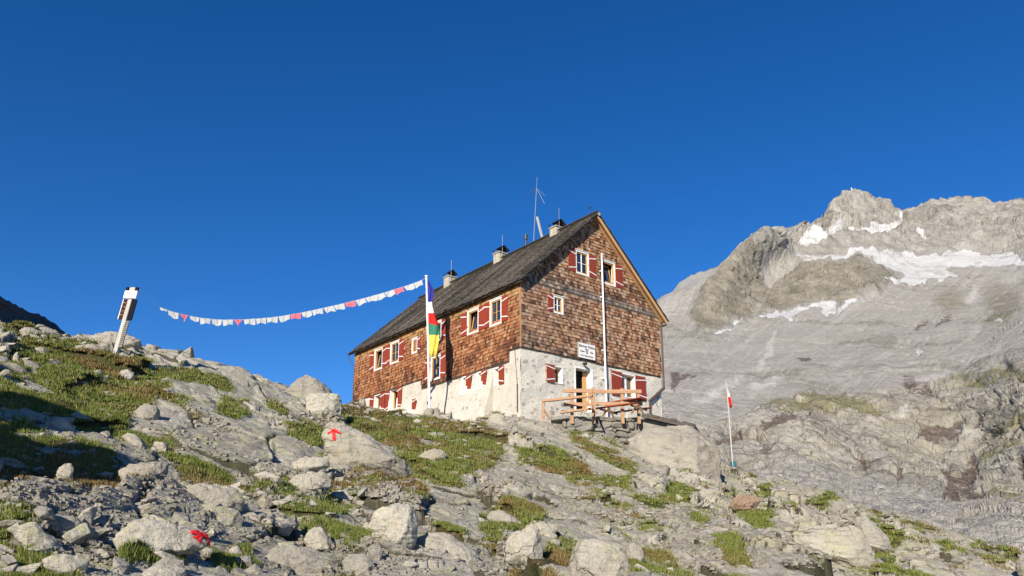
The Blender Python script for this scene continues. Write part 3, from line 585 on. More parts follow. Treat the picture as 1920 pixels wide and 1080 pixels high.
# ---------------------------------------------------------------- the hut
ZB, ZE, ZR = 3.239568, 6.5445, 11.1655      # stone top, eaves, ridge above the ground at the near corner
house = thing('mountain_hut', 'tall shingled mountain hut with red shutters and a whitewashed stone ground floor', 'building', (HC[0], HC[1], HB), YAW)
hutw = Matrix.Translation((HC[0], HC[1], HB)) @ Matrix.Rotation(YAW, 4, 'Z'); hutl = hutw.inverted()
def loc(px, py, plane, off=0.):             # pixel -> hut coordinates on a wall plane ('L': v=-off, 'G': u=-off, 'R': v=W/2)
    x, y, z = ray(px, py); o = hutl @ Vector((0, 0, 0)); d = (hutl.to_3x3() @ Vector((float(x), float(y), float(z))))
    if plane == 'L': t = (-off - o.x) / d.x
    elif plane == 'G': t = (-off - o.y) / d.y
    else: t = (WW / 2 - o.x) / d.x
    return o + d * t
def lz(px, py): p = loc(px, py, 'L'); return p.y, p.z
def gz(px, py): p = loc(px, py, 'G'); return p.x, p.z
U925 = lz(925, 735)[0]; UST1 = lz(955, 665)[0]; UST2 = lz(791.5, 720)[0]; ZLOW = (lz(955, 678)[1] + lz(792, 728)[1]) / 2
ZBAT = lz(925, 700)[1]
def batter(u, z): return .62 * min(1, max(0, (ZBAT - z) / (ZBAT + .2))) if u > U925 else 0.
# openings: plane, a0, a1, z0, z1, frame, shutters, sash, deep
def opn(pl, x0, x1, y0, y1):                # opening rectangle from its seen corners (left x, right x, top and bottom at the left edge)
    f = lz if pl == 'L' else gz
    a0, z1 = f(x0, y0); a1 = f(x1, (y0 + y1) / 2)[0]; z0 = f(x0, y1)[1]
    return (min(a0, a1), max(a0, a1), z0, z1)
WIN = []
def win(pl, x0, x1, y0, y1, sh='', fr=.085, sash='closed', deep=.12, label=None, bord=0, shw=None):
    a0, a1, z0, z1 = opn(pl, x0, x1, y0, y1); WIN.append(dict(pl=pl, a0=a0, a1=a1, z0=z0, z1=z1, sh=sh, fr=fr, sash=sash, deep=deep, label=label, bord=bord, shw=shw))
win('L', 880.2, 898, 587, 626, 'lr', sash='tilt'); win('L', 922.5, 941, 567.5, 610.5, 'lr')
win('L', 705.7, 718, 659.5, 693.5, 'lr', sash='tilt'); win('L', 735.7, 749, 646.5, 681, 'lr')
win('L', 776, 783.5, 638.5, 661.5, 'r'); win('L', 815.5, 828.5, 609, 641, 'lr'); win('L', 811.5, 826.5, 673, 712, 'lr')
win('L', 868, 877, 709, 740, 'r', .05, 'slim', .22, bord=.13); win('L', 896.5, 905.5, 700, 731, 'r', .05, 'slim', .22, bord=.13); win('L', 928, 937, 692.5, 722, 'r', .05, 'slim', .22, bord=.13)
win('L', 771.5, 778, 753.5, 775, 'r', .05, 'slim', .22, bord=.12)
win('L', 703, 714.5, 743, 775, 'lr', .05, 'slim', .22, bord=.1, shw=.5); win('L', 732.5, 746, 732, 770, 'lr', .05, 'tilt', .22, bord=.1, shw=.5)
win('G', 1079, 1100, 471.5, 510, 'lr', sash='closed'); win('G', 1127.5, 1149.5, 489.5, 528.5, 'r', sash='tilt')
win('G', 1037.5, 1052, 557, 584, 'l'); win('G', 1038, 1053.5, 687, 716.5, 'l', .05, 'slim', .28, bord=.08)
win('G', 1164.5, 1190, 700.5, 742, 'lr', .05, 'double', .24, bord=.1, shw=.78)
a0, a1, z0, z1 = opn('G', 1078.6, 1108, 689.5, 768); DOOR = dict(pl='G', a0=a0, a1=a1, z0=z0, z1=z1)
print('storeys', ZLOW, ZB, 'door', DOOR, 'ubat', U925)

def wall(name, mat, pl, a0, a1, zlo, zhi, holes, off=0., batt=False, gable=False, dep=.3):
    """wall skin with real openings and reveals; a runs along the wall"""
    def top(a): return zhi if not gable else min(zhi, ZE + (ZR - ZE) * (1 - abs(a - WW / 2) / (WW / 2)) - .06)
    As = sorted(set([a0, a1] + [h[k] for h in holes for k in ('a0', 'a1') if a0 < h[k] < a1] + ([WW / 2] if gable else []) + ([U925, U925 - .002] if batt else [])))
    Zs = sorted(set([zlo, zhi] + [h[k] for h in holes for k in ('z0', 'z1') if zlo < h[k] < zhi] + ([ZE] if gable else [])+ ([ZBAT] if batt else [])))
    def sub(l, s):
        o = []
        for i in range(len(l) - 1):
            n = max(1, int(math.ceil((l[i + 1] - l[i]) / s))); o += [l[i] + (l[i + 1] - l[i]) * k / n for k in range(n)]
        return o + [l[-1]]
    As = sub(As, .6); Zs = sub(Zs, .5); m = MB()
    def pt(a, z, extra=0.):
        d = off + (batter(a, z) if batt else 0) ; wob = .012 * math.sin(a * 5.1 + z * 3.3) + .014 * math.sin(a * 2.3 - z * 4.7) if mat in (M_PLASTER_L, M_PLASTER_G) else 0
        d = d + wob if not extra else -extra
        return (-d, a, z) if pl == 'L' else (a, -d, z)
    def inh(a, z): return any(h['a0'] < a < h['a1'] and h['z0'] < z < h['z1'] for h in holes)
    for i in range(len(As) - 1):
        for j in range(len(Zs) - 1):
            b0, b1 = As[i], As[i + 1]; y0, y1 = Zs[j], Zs[j + 1]
            if inh((b0 + b1) / 2, (y0 + y1) / 2) or b1 - b0 < 1e-6: continue
            if gable:
                t0, t1 = top(b0), top(b1)
                if y0 >= max(t0, t1): continue
                q = [pt(b0, min(y0, t0)), pt(b1, min(y0, t1)), pt(b1, min(y1, t1)), pt(b0, min(y1, t0))]
            else: q = [pt(b0, y0), pt(b1, y0), pt(b1, y1), pt(b0, y1)]
            m.add(q if pl == 'G' else q[::-1], [(0, 1, 2, 3)])
    if batt:                                 # the step where the battered base ends
        for j in range(len(Zs) - 1):
            if Zs[j + 1] <= ZBAT + 1e-6: m.add([pt(U925 - .002, Zs[j]), pt(U925 + .001, Zs[j]), pt(U925 + .001, Zs[j + 1]), pt(U925 - .002, Zs[j + 1])], [(3, 2, 1, 0)])
    return m, pt
def shift(o, pl): return o

# core behind everything
core = MB(); I = .45
core.box((I, I, -.6), (WW - .05, UU - .05, ZE - .1)); core.build('inner_wall', M_INSIDE, house)
HL = [h for h in WIN if h['pl'] == 'L']; HG = [h for h in WIN if h['pl'] == 'G'] + [DOOR]
mL, ptL = wall('w', M_PLASTER_L, 'L', 0, UU, -.8, ZB, HL, batt=True); mG, ptG = wall('w', M_PLASTER_G, 'G', 0, WW, -.8, ZB, HG)
mL.build('rendered_wall', M_PLASTER_L, house, smooth=False); mG.build('stone_wall', M_PLASTER_G, house)
mb = MB(); mb.add([(WW, 0, -.8), (WW, UU, -.8), (WW, UU, ZB), (WW, 0, ZB)], [(0, 1, 2, 3)]); mb.add([(0, UU, -.8), (WW, UU, -.8), (WW, UU, ZB), (0, UU, ZB)], [(3, 2, 1, 0)]); mb.build('rear_wall', M_PLASTER_G, house)
mU, _ = wall('u', M_DARKWOOD, 'L', 0, UU, ZB, ZE + .3, HL, off=-.02); mUG, _ = wall('u', M_DARKWOOD, 'G', 0, WW, ZB, ZR, HG, off=-.02, gable=True)
mU.build('timber_wall', M_DARKWOOD, house); mUG.build('timber_wall', M_DARKWOOD, house)
mb = MB(); mb.add([(WW, 0, ZB), (WW, UU, ZB), (WW, UU, ZE + .3), (WW, 0, ZE + .3)], [(0, 1, 2, 3)]); mb.add([(0, UU, ZB), (WW, UU, ZB), (WW, UU, ZE), (WW / 2, UU, ZR - .1), (0, UU, ZE)], [(4, 3, 2, 1, 0)]); mb.build('timber_wall', M_DARKWOOD, house)

# shingles: one little board each, batched
rs = np.random.RandomState(7)
def boards(name, O, A, U_, N, w_, h_, th, tilt, tint, mat, parent):
    """O centres (n,3) of the lower edge; A along, U_ up, N out (3-vectors); sizes arrays"""
    n = len(O); A = np.asarray(A, float); U_ = np.asarray(U_, float); N = np.asarray(N, float)
    c = []
    for sa, su, sn in ((-1, 0, 0), (1, 0, 0), (1, 1, 0), (-1, 1, 0), (-1, 0, 1), (1, 0, 1), (1, 1, 1), (-1, 1, 1)):
        out = sn * th + (1 - su) * tilt
        c.append(O + A * (sa * w_ / 2)[:, None] + U_ * (su * h_)[:, None] + N * out[:, None])
    V = np.stack(c, 1).reshape(-1, 3); q = np.array([(4, 5, 6, 7), (0, 1, 5, 4), (1, 2, 6, 5), (3, 0, 4, 7)])
    Fq = (np.arange(n)[:, None, None] * 8 + q[None]).reshape(-1, 4)
    return mesh_obj(name, V, Fq, mat, parent, attrs={'tint': np.repeat(tint, 8, 0)})
def shingle_wall(name, pl, a0, a1, zf, zt, holes, colf, rowh=.175, wid=.15, basez=None, flare=None):
    O = []; W_ = []; Hh = []; TL = []
    z = basez if basez is not None else min(zf(a0), zf(a1)); row = 0
    while z < zt + .01:
        a = a0 + (row % 2) * wid * .5 - rs.rand() * .04
        while a < a1:
            ww = wid * (.72 + .6 * rs.rand()); ac = a + ww / 2
            if ac > a1 + .02: break
            hi = ZE + (ZR - ZE) * (1 - abs(ac - WW / 2) / (WW / 2)) - .02 if pl == 'G' else ZE + .12
            if z >= zf(ac) - .02 and z + .04 < hi and not any(h['a0'] - h['fr'] - .01 < ac < h['a1'] + h['fr'] + .01 and h['z0'] - h['fr'] - .08 < z < h['z1'] + h['fr'] - .02 for h in holes if 'fr' in h):
                O.append((ac, z - rs.rand() * .02)); W_.append(ww * .95); Hh.append(min(rowh * 1.9, hi - z)); TL.append(.038 + .032 * rs.rand())
            a += ww
        z += rowh; row += 1
    O = np.array(O); n = len(O); W_ = np.array(W_); Hh = np.array(Hh); TL = np.array(TL)
    tint = colf(O[:, 0], O[:, 1], rs)
    if pl == 'L': o3 = np.stack([np.full(n, -.02), O[:, 0], O[:, 1]], 1); A = (0, 1, 0); N = (-1, 0, 0)
    else: o3 = np.stack([O[:, 0], np.full(n, -.02), O[:, 1]], 1); A = (1, 0, 0); N = (0, -1, 0)
    print(name, n)
    return boards(name, o3, A, (0, 0, 1), N, W_, Hh, np.full(n, .014), TL, tint, M_SHINGLE, house)
def lerp(a, b, t): return np.asarray(a)[None] * (1 - t[:, None]) + np.asarray(b)[None] * t[:, None]
def col_left(a, z, rs):
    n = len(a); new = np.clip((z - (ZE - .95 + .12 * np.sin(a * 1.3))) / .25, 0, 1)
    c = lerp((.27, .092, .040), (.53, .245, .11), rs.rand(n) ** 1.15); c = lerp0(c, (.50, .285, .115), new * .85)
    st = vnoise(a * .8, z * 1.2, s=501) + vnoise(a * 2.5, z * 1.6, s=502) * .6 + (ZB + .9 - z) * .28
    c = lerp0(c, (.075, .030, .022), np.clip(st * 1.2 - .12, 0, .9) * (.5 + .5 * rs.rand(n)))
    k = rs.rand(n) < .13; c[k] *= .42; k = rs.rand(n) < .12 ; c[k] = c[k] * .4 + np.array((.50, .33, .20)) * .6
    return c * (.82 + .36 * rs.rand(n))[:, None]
def lerp0(c, b, t): return c * (1 - t[:, None]) + np.asarray(b)[None] * t[:, None]
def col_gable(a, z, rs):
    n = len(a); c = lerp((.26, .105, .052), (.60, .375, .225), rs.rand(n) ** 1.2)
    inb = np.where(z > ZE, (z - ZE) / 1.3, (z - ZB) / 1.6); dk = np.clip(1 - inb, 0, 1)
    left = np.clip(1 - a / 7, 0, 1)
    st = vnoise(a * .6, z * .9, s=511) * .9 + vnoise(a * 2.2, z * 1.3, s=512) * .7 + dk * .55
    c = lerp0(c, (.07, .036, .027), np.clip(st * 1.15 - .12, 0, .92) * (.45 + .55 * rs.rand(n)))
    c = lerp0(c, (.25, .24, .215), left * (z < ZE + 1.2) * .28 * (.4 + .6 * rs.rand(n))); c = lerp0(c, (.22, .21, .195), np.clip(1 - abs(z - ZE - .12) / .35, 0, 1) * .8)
    k = rs.rand(n) < .14; c[k] *= .4; k = rs.rand(n) < .14; c[k] = c[k] * .3 + np.array((.56, .43, .31)) * .7
    return c * (.8 + .4 * rs.rand(n))[:, None]
zlow_f = lambda a: ZLOW if UST1 < a < UST2 else ZB
nb = int(round((ZB - ZLOW) / .175)); 
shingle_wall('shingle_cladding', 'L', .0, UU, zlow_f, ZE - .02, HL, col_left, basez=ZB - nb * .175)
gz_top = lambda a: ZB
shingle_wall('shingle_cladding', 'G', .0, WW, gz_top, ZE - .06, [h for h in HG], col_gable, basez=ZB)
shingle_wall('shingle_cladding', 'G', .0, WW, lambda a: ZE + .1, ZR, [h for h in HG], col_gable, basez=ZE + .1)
# flared row under the eaves
n = 190; aa = np.linspace(.08, UU - .05, n); O = np.stack([np.full(n, -.16), aa, np.full(n, ZE - .10)], 1)
boards('eaves_shingle', O, (0, 1, 0), np.array((.42, 0, .91)), (-.91, 0, .42), np.full(n, .055), np.full(n, .26), np.full(n, .015), rs.rand(n) * .02, lerp((.16, .05, .02), (.44, .20, .08), rs.rand(n) ** 1.5), M_SHINGLE, house)
tr = MB(); tr.box((-.055, -.02, ZB - .05), (0.0, UST1, ZB - .006)); tr.box((-.055, UST1, ZLOW - .05), (0, UST2, ZLOW - .006)); tr.box((-.055, UST2, ZB - .05), (0, UU, ZB - .006)); tr.box((0, -.055, ZB - .05), (WW, 0.0, ZB - .006))
tr.box((-.05, UST1 - .03, ZLOW - .04), (-.003, UST1 - .003, ZB - .06)); tr.box((-.02, -.075, ZE + .02), (WW, -.02, ZE + .085))
tr.build('drip_board', M_DARKWOOD, house)
cb = MB(); cb.box((-.05, -.05, ZB - .02), (.02, .02, ZE + .1)); cb.build('corner_board', M_FENCEWOOD, house)

# roof: slopes, shingles, verges
sl_len = math.hypot(WW / 2, ZR - ZE); ct = (WW / 2) / sl_len; st_ = (ZR - ZE) / sl_len; OV, OG = .38, .40
def roofcol(n, a, s, rs):
    c = lerp((.062, .055, .049), (.155, .138, .118), rs.rand(n)); st = vnoise(a * 2.2, s * .22, s=520) + vnoise(a * .7, s * .5, s=521) * .6
    c = lerp0(c, (.26, .23, .19), np.clip(st * .7, 0, .65)); c = lerp0(c, (.035, .03, .028), np.clip(-st * .8, 0, .7)); return c * (.75 + .5 * rs.rand(n))[:, None]
for side in (-1, 1):
    def RP(s, u, h=0.):                    # s metres down from the ridge
        return (WW / 2 + side * (s * ct + h * st_), u, ZR + .02 - s * st_ + h * ct)
    L_ = sl_len + OV; m = MB()
    vs = [RP(0, -OG), RP(L_, -OG), RP(L_, UU + OG), RP(0, UU + OG), RP(0, -OG, .10), RP(L_, -OG, .10), RP(L_, UU + OG, .10), RP(0, UU + OG, .10)]
    fs = [(0, 1, 2, 3), (7, 6, 5, 4), (4, 5, 1, 0), (5, 6, 2, 1), (6, 7, 3, 2)]
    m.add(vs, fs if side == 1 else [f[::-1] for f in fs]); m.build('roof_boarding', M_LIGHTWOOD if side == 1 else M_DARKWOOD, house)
    m = MB()
    bh = -.09 if side == 1 else .0
    for uu in (-OG - .04, UU + OG + .002):  # barge boards
        m = MB(); m.add([RP(-.02, uu, bh), RP(L_ + .03, uu, bh), RP(L_ + .03, uu, .07), RP(-.02, uu, .07), RP(-.02, uu + .038, bh), RP(L_ + .03, uu + .038, bh), RP(L_ + .03, uu + .038, .07), RP(-.02, uu + .038, .07)],
              [(0, 1, 2, 3), (7, 6, 5, 4), (0, 4, 5, 1), (1, 5, 6, 2), (2, 6, 7, 3), (3, 7, 4, 0)])
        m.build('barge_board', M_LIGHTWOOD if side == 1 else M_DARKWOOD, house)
    rows = int(L_ / .17); O = []; Wd = []
    for r_ in range(rows + 1):
        s = L_ + .06 - r_ * .17; a = -OG - .07 - rs.rand() * .05
        while a < UU + OG + .05:
            ww = .09 + .09 * rs.rand(); O.append((s - rs.rand() * .035, a + ww / 2)); Wd.append(ww * .97); a += ww
    O = np.array(O); n = len(O); o3 = np.stack([WW / 2 + side * (O[:, 0] * ct + .10 * st_), O[:, 1], ZR + .02 - O[:, 0] * st_ + .10 * ct], 1)
    boards('roof_shingle', o3, (0, 1, 0), (-side * ct, 0, st_), (side * st_, 0, ct), np.array(Wd), np.full(n, .34), .016 + .012 * rs.rand(n), .02 + .03 * rs.rand(n), roofcol(n, O[:, 1], O[:, 0], rs), M_ROOFSH, house)
rd = MB(); rd.bar((WW / 2 - .1, -OG - .07, ZR + .17), (WW / 2 - .1, UU + OG, ZR + .17), .24, .035, up=(.6, 0, .8)); rd.bar((WW / 2 + .1, -OG - .07, ZR + .17), (WW / 2 + .1, UU + OG, ZR + .17), .24, .035, up=(-.6, 0, .8))
rd.build('ridge_board', M_DARKWOOD, house)
kn = MB(); kn.tube([(WW / 2, -OG - .14, ZR + .1), (WW / 2, -OG + .1, ZR + .1)], .085, 10); kn.build('ridge_log_end', M_GREYWOOD, house)

# windows
def shutter(W, a0, a1, z0, z1, flip, plane, off, parent):
    m = MB(); d = .03
    def B(x0, x1, y0, y1, o0, o1, mi): m.box((-o1, x0, y0), (-o0, x1, y1), mi) if plane == 'L' else m.box((x0, -o1, y0), (x1, -o0, y1), mi)
    nb_ = 4
    for i in range(nb_):
        w_ = (a1 - a0) / nb_; B(a0 + i * w_ + .002, a0 + (i + 1) * w_ - .002, z0 + .004 * (i % 2), z1, off, off + d + .002 * (i % 2), 0)
    hh = z1 - z0
    for k, zz in enumerate((z0 + hh * .17, z1 - hh * .17)):                # white straps, slanted
        t = .05 * (1 if k == 0 else -1) * flip; s = .026
        pa = [(a0 - .01, zz - s - t), (a1 + .01, zz - s + t), (a1 + .01, zz + s + t), (a0 - .01, zz + s - t)]
        vs = [((-(off + d + .004 + q), a, z) if plane == 'L' else (a, -(off + d + .004 + q), z)) for q in (0, .018) for a, z in pa]
        m.add(vs, [(3, 2, 1, 0), (4, 5, 6, 7), (0, 1, 5, 4), (1, 2, 6, 5), (2, 3, 7, 6), (3, 0, 4, 7)], 1)
    return m.build('shutter', [M_RED, M_STRAP], parent)
for h in WIN:
    pl = h['pl']; a0, a1, z0, z1 = h['a0'], h['a1'], h['z0'], h['z1']; fr = h['fr']; stone = h['bord'] > 0
    offm = max(batter(a1, (z0 + z1) / 2), batter(a0, (z0 + z1) / 2)) if pl == 'L' else 0.
    def BX(m, x0, x1, y0, y1, o0, o1, mi=0): m.box((-o1, x0, y0), (-o0, x1, y1), mi) if pl == 'L' else m.box((x0, -o1, y0), (x1, -o0, y1), mi)
    wn = MB()
    if not stone:
        for q in ((a0 - fr, a0, z0 - fr, z1 + fr), (a1, a1 + fr, z0 - fr, z1 + fr), (a0, a1, z1, z1 + fr), (a0, a1, z0 - fr, z0)): BX(wn, *q, -.14, .085)
        BX(wn, a0 - fr - .03, a1 + fr + .03, z1 + fr + .002, z1 + fr + .03, -.02, .12)
        o_ = .055
    else:
        b = h['bord']; dpt = h['deep']
        for q in ((a0 - b, a0, z0 - b * .5, z1 + b * .5), (a1, a1 + b * .4, z0 - b * .5, z1 + b * .5), (a0, a1, z1, z1 + b * .5), (a0, a1, z0 - b * .5, z0)):
            x0, x1, y0, y1 = q                                            # limewashed reveal, following the battered face
            vs = []
            for (aa_, zz) in ((x0, y0), (x1, y0), (x1, y1), (x0, y1)):
                f_ = (batter(a1 if pl == 'L' else 0, zz) if pl == 'L' else 0) + .028
                vs += [(-f_, aa_, zz) if pl == 'L' else (aa_, -f_, zz), (dpt + .05, aa_, zz) if pl == 'L' else (aa_, dpt + .05, zz)]
            fs = [(0, 2, 4, 6), (1, 7, 5, 3), (0, 1, 3, 2), (2, 3, 5, 4), (4, 5, 7, 6), (6, 7, 1, 0)]
            wn.add(vs, fs if pl == 'G' else [f[::-1] for f in fs])
        o_ = -h['deep'] + .02
    wo_ = wn.build('window', M_WHITE, house)
    s = MB(); iw = .055; A0, A1, Z0, Z1 = a0 + .004, a1 - .004, z0 + .004, z1 - .004
    for q in ((A0, A0 + iw, Z0, Z1), (A1 - iw, A1, Z0, Z1), (A0 + iw, A1 - iw, Z1 - iw, Z1), (A0 + iw, A1 - iw, Z0, Z0 + iw)): BX(s, *q, o_ - .10, o_ - .01)
    if h['sash'] == 'double': BX(s, (A0 + A1) / 2 - .09, (A0 + A1) / 2 + .09, Z0 + iw, Z1 - iw, o_ - .10, o_ + .02, 1)
    s.build('window_frame', [M_ORANGEWOOD, M_WHITE], wo_)
    if h['sash'] == 'tilt':                                              # casement tipped inwards at the top
        s = MB(); g_ = MB(); t_ = .20; 
        def TP(a, z, o): return ((.11 - o_ + (z - Z0) / (Z1 - Z0) * t_ + o, a, z) if pl == 'L' else (a, .11 - o_ + (z - Z0) / (Z1 - Z0) * t_ + o, z))
        for (x0, x1, y0, y1) in ((A0 + iw, A0 + 2 * iw, Z0 + iw, Z1 - iw), (A1 - 2 * iw, A1 - iw, Z0 + iw, Z1 - iw), (A0 + 2 * iw, A1 - 2 * iw, Z1 - 2 * iw, Z1 - iw), (A0 + 2 * iw, A1 - 2 * iw, Z0 + iw, Z0 + 2 * iw)):
            vs = [TP(a, z, o) for o in (0, .045) for a, z in ((x0, y0), (x1, y0), (x1, y1), (x0, y1))]
            s.add(vs, [(0, 3, 2, 1), (4, 5, 6, 7), (0, 1, 5, 4), (1, 2, 6, 5), (2, 3, 7, 6), (3, 0, 4, 7)])
        s.build('casement', M_ORANGEWOOD, wo_)
        g_.add([TP(a, z, .02) for a, z in ((A0 + 2 * iw, Z0 + 2 * iw), (A1 - 2 * iw, Z0 + 2 * iw), (A1 - 2 * iw, Z1 - 2 * iw), (A0 + 2 * iw, Z1 - 2 * iw))], [(0, 1, 2, 3)]); g_.build('pane', M_GLASS, wo_)
    else:
        g_ = MB(); BX(g_, A0 + iw, A1 - iw, Z0 + iw, Z1 - iw, o_ - .075, o_ - .065); g_.build('pane', M_GLASS, wo_)
        if h['sash'] == 'closed':
            b_ = MB(); mid = (A0 + A1) / 2; BX(b_, mid - .02, mid + .02, Z0 + iw, Z1 - iw, o_ - .064, o_ - .03); BX(b_, A0 + iw, mid - .02, (Z0 + Z1) / 2 - .012, (Z0 + Z1) / 2 + .012, o_ - .064, o_ - .04); BX(b_, mid + .02, A1 - iw, (Z0 + Z1) / 2 - .012, (Z0 + Z1) / 2 + .012, o_ - .064, o_ - .04)
            b_.build('glazing_bar', M_WHITE if pl == 'G' else M_ORANGEWOOD, wo_)
    sw = h['shw'] or (a1 - a0 + 2 * fr) * (.5 if not stone else .78); gp = fr + .008 if not stone else .01
    lo, hi = ('r', 'l') if pl == 'L' else ('l', 'r')                       # the wall runs away to the left on the eaves side
    e = .05
    if lo in h['sh']: shutter(0, a0 - gp - sw, a0 - gp, z0 - e, z1 + e, 1, pl, .075 if not stone else offm + .05, house)
    if hi in h['sh']: shutter(0, a1 + gp, a1 + gp + sw, z0 - e, z1 + e, -1, pl, .075 if not stone else offm + .05, house)
# door: deep white reveal, leaf folded inwards, dark hall
d = DOOR; rv = MB(); b = .1; dp = .62
for (x0, x1, y0, y1) in ((d['a0'] - .06, d['a0'], d['z0'], d['z1'] + .08), (d['a1'], d['a1'] + .16, d['z0'], d['z1'] + .08), (d['a0'], d['a1'], d['z1'], d['z1'] + .08)): rv.box((x0, -.03, y0), (x1, .44, y1))
dr = rv.build('door_surround', M_WHITE, house)
m = MB(); m.box((d['a0'] - .02, .448, d['z0']), (d['a1'] + .02, .452, d['z1'])); m.build('doorway_shade', M_INSIDE, dr)
lf = MB(); lf.box((d['a1'] - .26, .30, d['z0'] + .02), (d['a1'] - .01, .36, d['z1'] - .05)); lf.box((d['a1'] - .21, .285, d['z0'] + .3), (d['a1'] - .06, .299, d['z0'] + .85)); lf.box((d['a1'] - .21, .285, d['z0'] + 1.05), (d['a1'] - .06, .299, d['z1'] - .3)); lf.build('door', M_ORANGEWOOD, house)
st = MB(); st.box((d['a0'] - .3, -.5, -.32), (d['a1'] + .3, -.035, -.02)); st.build('doorstep', M_WALLSTONE, house)

# chimneys and roof fittings stand on the ridge
def ridge_u(px, py): return loc(px, py, 'R').y
M_CHIM = simple('chimney_render', (.40, .36, .29), .9, .3, 6, .1, bump=.6)
def chimney(px, pyb, pyt, w_, label):
    c = loc(px, pyb, 'R'); u = c.y; t = loc(px, pyt, 'R').z; top = t
    m = MB(); m.box((WW / 2 - w_ / 2, u - w_ * .45, ZR - .5), (WW / 2 + w_ / 2, u + w_ * .45, top)); m.box((WW / 2 - w_ / 2 - .05, u - w_ * .45 - .05, top), (WW / 2 + w_ / 2 + .05, u + w_ * .45 + .05, top + .09))
    ch = m.build('chimney', M_CHIM, house, bevel=.03)
    m = MB(); hw, hu = w_ * .62, w_ * .62; zc = top + .24; zr = top + .50; th = .03
    for sgn in (-1, 1):
        m.add([(WW / 2, u - hu, zr), (WW / 2 + sgn * hw, u - hu, zc), (WW / 2 + sgn * hw, u + hu, zc), (WW / 2, u + hu, zr), (WW / 2, u - hu, zr + th), (WW / 2 + sgn * hw, u - hu, zc + th), (WW / 2 + sgn * hw, u + hu, zc + th), (WW / 2, u + hu, zr + th)],
              [(0, 1, 2, 3), (7, 6, 5, 4), (0, 4, 5, 1), (1, 5, 6, 2), (2, 6, 7, 3), (3, 7, 4, 0)])
    for a in (-1, 1):
        for b_ in (-1, 1): m.box((WW / 2 + a * hw * .72 - .015, u + b_ * hu * .72 - .015, top + .08), (WW / 2 + a * hw * .72 + .015, u + b_ * hu * .72 + .015, zc + .1))
    m.build('chimney_cowl', M_DARKMETAL, ch)
    m = MB(); m.tube([(WW / 2 - .12, u - w_ * .5 - .03, ZR - .1), (WW / 2 - .12, u - w_ * .5 - .03, top + 1.15)], .018, 6); m.build('lightning_rod', M_METAL, ch)
    return ch
chimney(1044, 443, 430, .62, ''); chimney(938, 490, 478, .66, ''); chimney(843, 536, 522, .62, '')
m = MB(); c = loc(986, 465, 'R'); t = loc(985, 441, 'R').z; m.tube([(WW / 2, c.y, ZR - .1), (WW / 2, c.y, t - .28)], .06, 10); m.tube([(WW / 2, c.y, t - .30), (WW / 2, c.y, t)], .10, 10); m.tube([(WW / 2, c.y, t), (WW / 2, c.y, t + .05)], .07, 10); m.build('vent_pipe', M_DARKMETAL, house)
m = MB(); b0 = loc(1000, 457, 'R'); mt = loc(1007, 332, 'R'); md = loc(1006, 353, 'R'); x = WW / 2
m.tube([(x, b0.y, ZR), (x, md.y, md.z)], .028, 8, r2=.02); m.tube([(x, md.y, md.z), (x, mt.y, mt.z)], .014, 6)
an = m.build('antenna_mast', M_METAL, house)
m = MB()
hub = Vector((x, md.y, md.z)); l_ = loc(982, 368, 'R') - md; r_ = loc(1022, 367, 'R') - md; b_ = loc(1009, 384, 'R') - md
for ti in (Vector((0, l_.y, l_.z)), Vector((0, r_.y, r_.z)), Vector((.5, b_.y, b_.z * .8))): m.tube([hub, hub + ti], .013, 5)
m.build('antenna_radial', M_METAL, an)
m = MB(); p = loc(1007, 407, 'R'); q = loc(1019, 452, 'R'); m.bar((x, p.y, p.z), (x, q.y, q.z - .1), .1, .1); m.build('antenna_brace', M_GREYWOOD, house)
m = MB(); p = loc(1107, 404, 'R'); t = loc(1107, 388, 'R').z; m.tube([(x, p.y, ZR), (x, p.y, t)], .012, 5); m.tube([(x, p.y - .16, t - .05), (x, p.y + .16, t - .05)], .01, 5); m.tube([(x - .16, p.y, t - .01), (x + .16, p.y, t - .01)], .01, 5); m.build('wind_vane', M_DARKMETAL, house)
m = MB(); pts = [(x - .03, -OG + i * (UU + 2 * OG) / 24, ZR + .25 + .05 * math.sin(i * 1.7)) for i in range(25)]; m.tube(pts, .012, 5); m.build('ridge_cable', M_DARKMETAL, house)
# pipes
m = MB(); vR, _ = gz(1236.5, 650); zt = ZE - .15; zk = gz(1238, 728)[1]
pipe = [(WW + .22, -.14, ZE - .02), (WW + .10, -.14, ZE - .3), (WW + .10, -.14, zk)]; m.tube(pipe, .055, 8); ke = loc(1218, 752, 'G', .14); m.tube([(WW + .10, -.14, zk), (ke.x, -.14, ke.z)], .085, 8); m.tube([(ke.x, -.14, ke.z + .03), (ke.x - .02, -.14, -.1)], .05, 8); m.build('downpipe', M_PIPE, house)
m = MB(); m.tube([(-.42, UU + .3, ZE - .35), (-.22, UU + .05, ZE - .9), (-.1, UU - .02, ZE - 1.1), (-.1, UU - .02, ZB - .1)], .022, 6); m.build('downpipe', M_PIPE, house)
m = MB(); p = lz(966, 655); q = lz(971, 720); e_ = lz(971.5, 772); m.tube([(-.04, p[0], p[1]), (-.04, q[0], q[1])], .010, 5); m.tube([(-.04, q[0], q[1]), (-.04, e_[0], e_[1])], .032, 6); m.build('lightning_cable', M_PIPE, house)
m = MB()
for sd in (1,):
    m.tube([(-OV * ct - .12, -OG, ZE - .28), (-OV * ct - .12, UU + OG, ZE - .28)], .045, 6)
# no gutter on the eaves side in the photo; the far side drains into the downpipe
m = MB(); m.tube([(WW + .34, -OG + .1, ZE - .32), (WW + .34, UU + OG, ZE - .32)], .06, 8); m.build('gutter', M_PIPE, house)
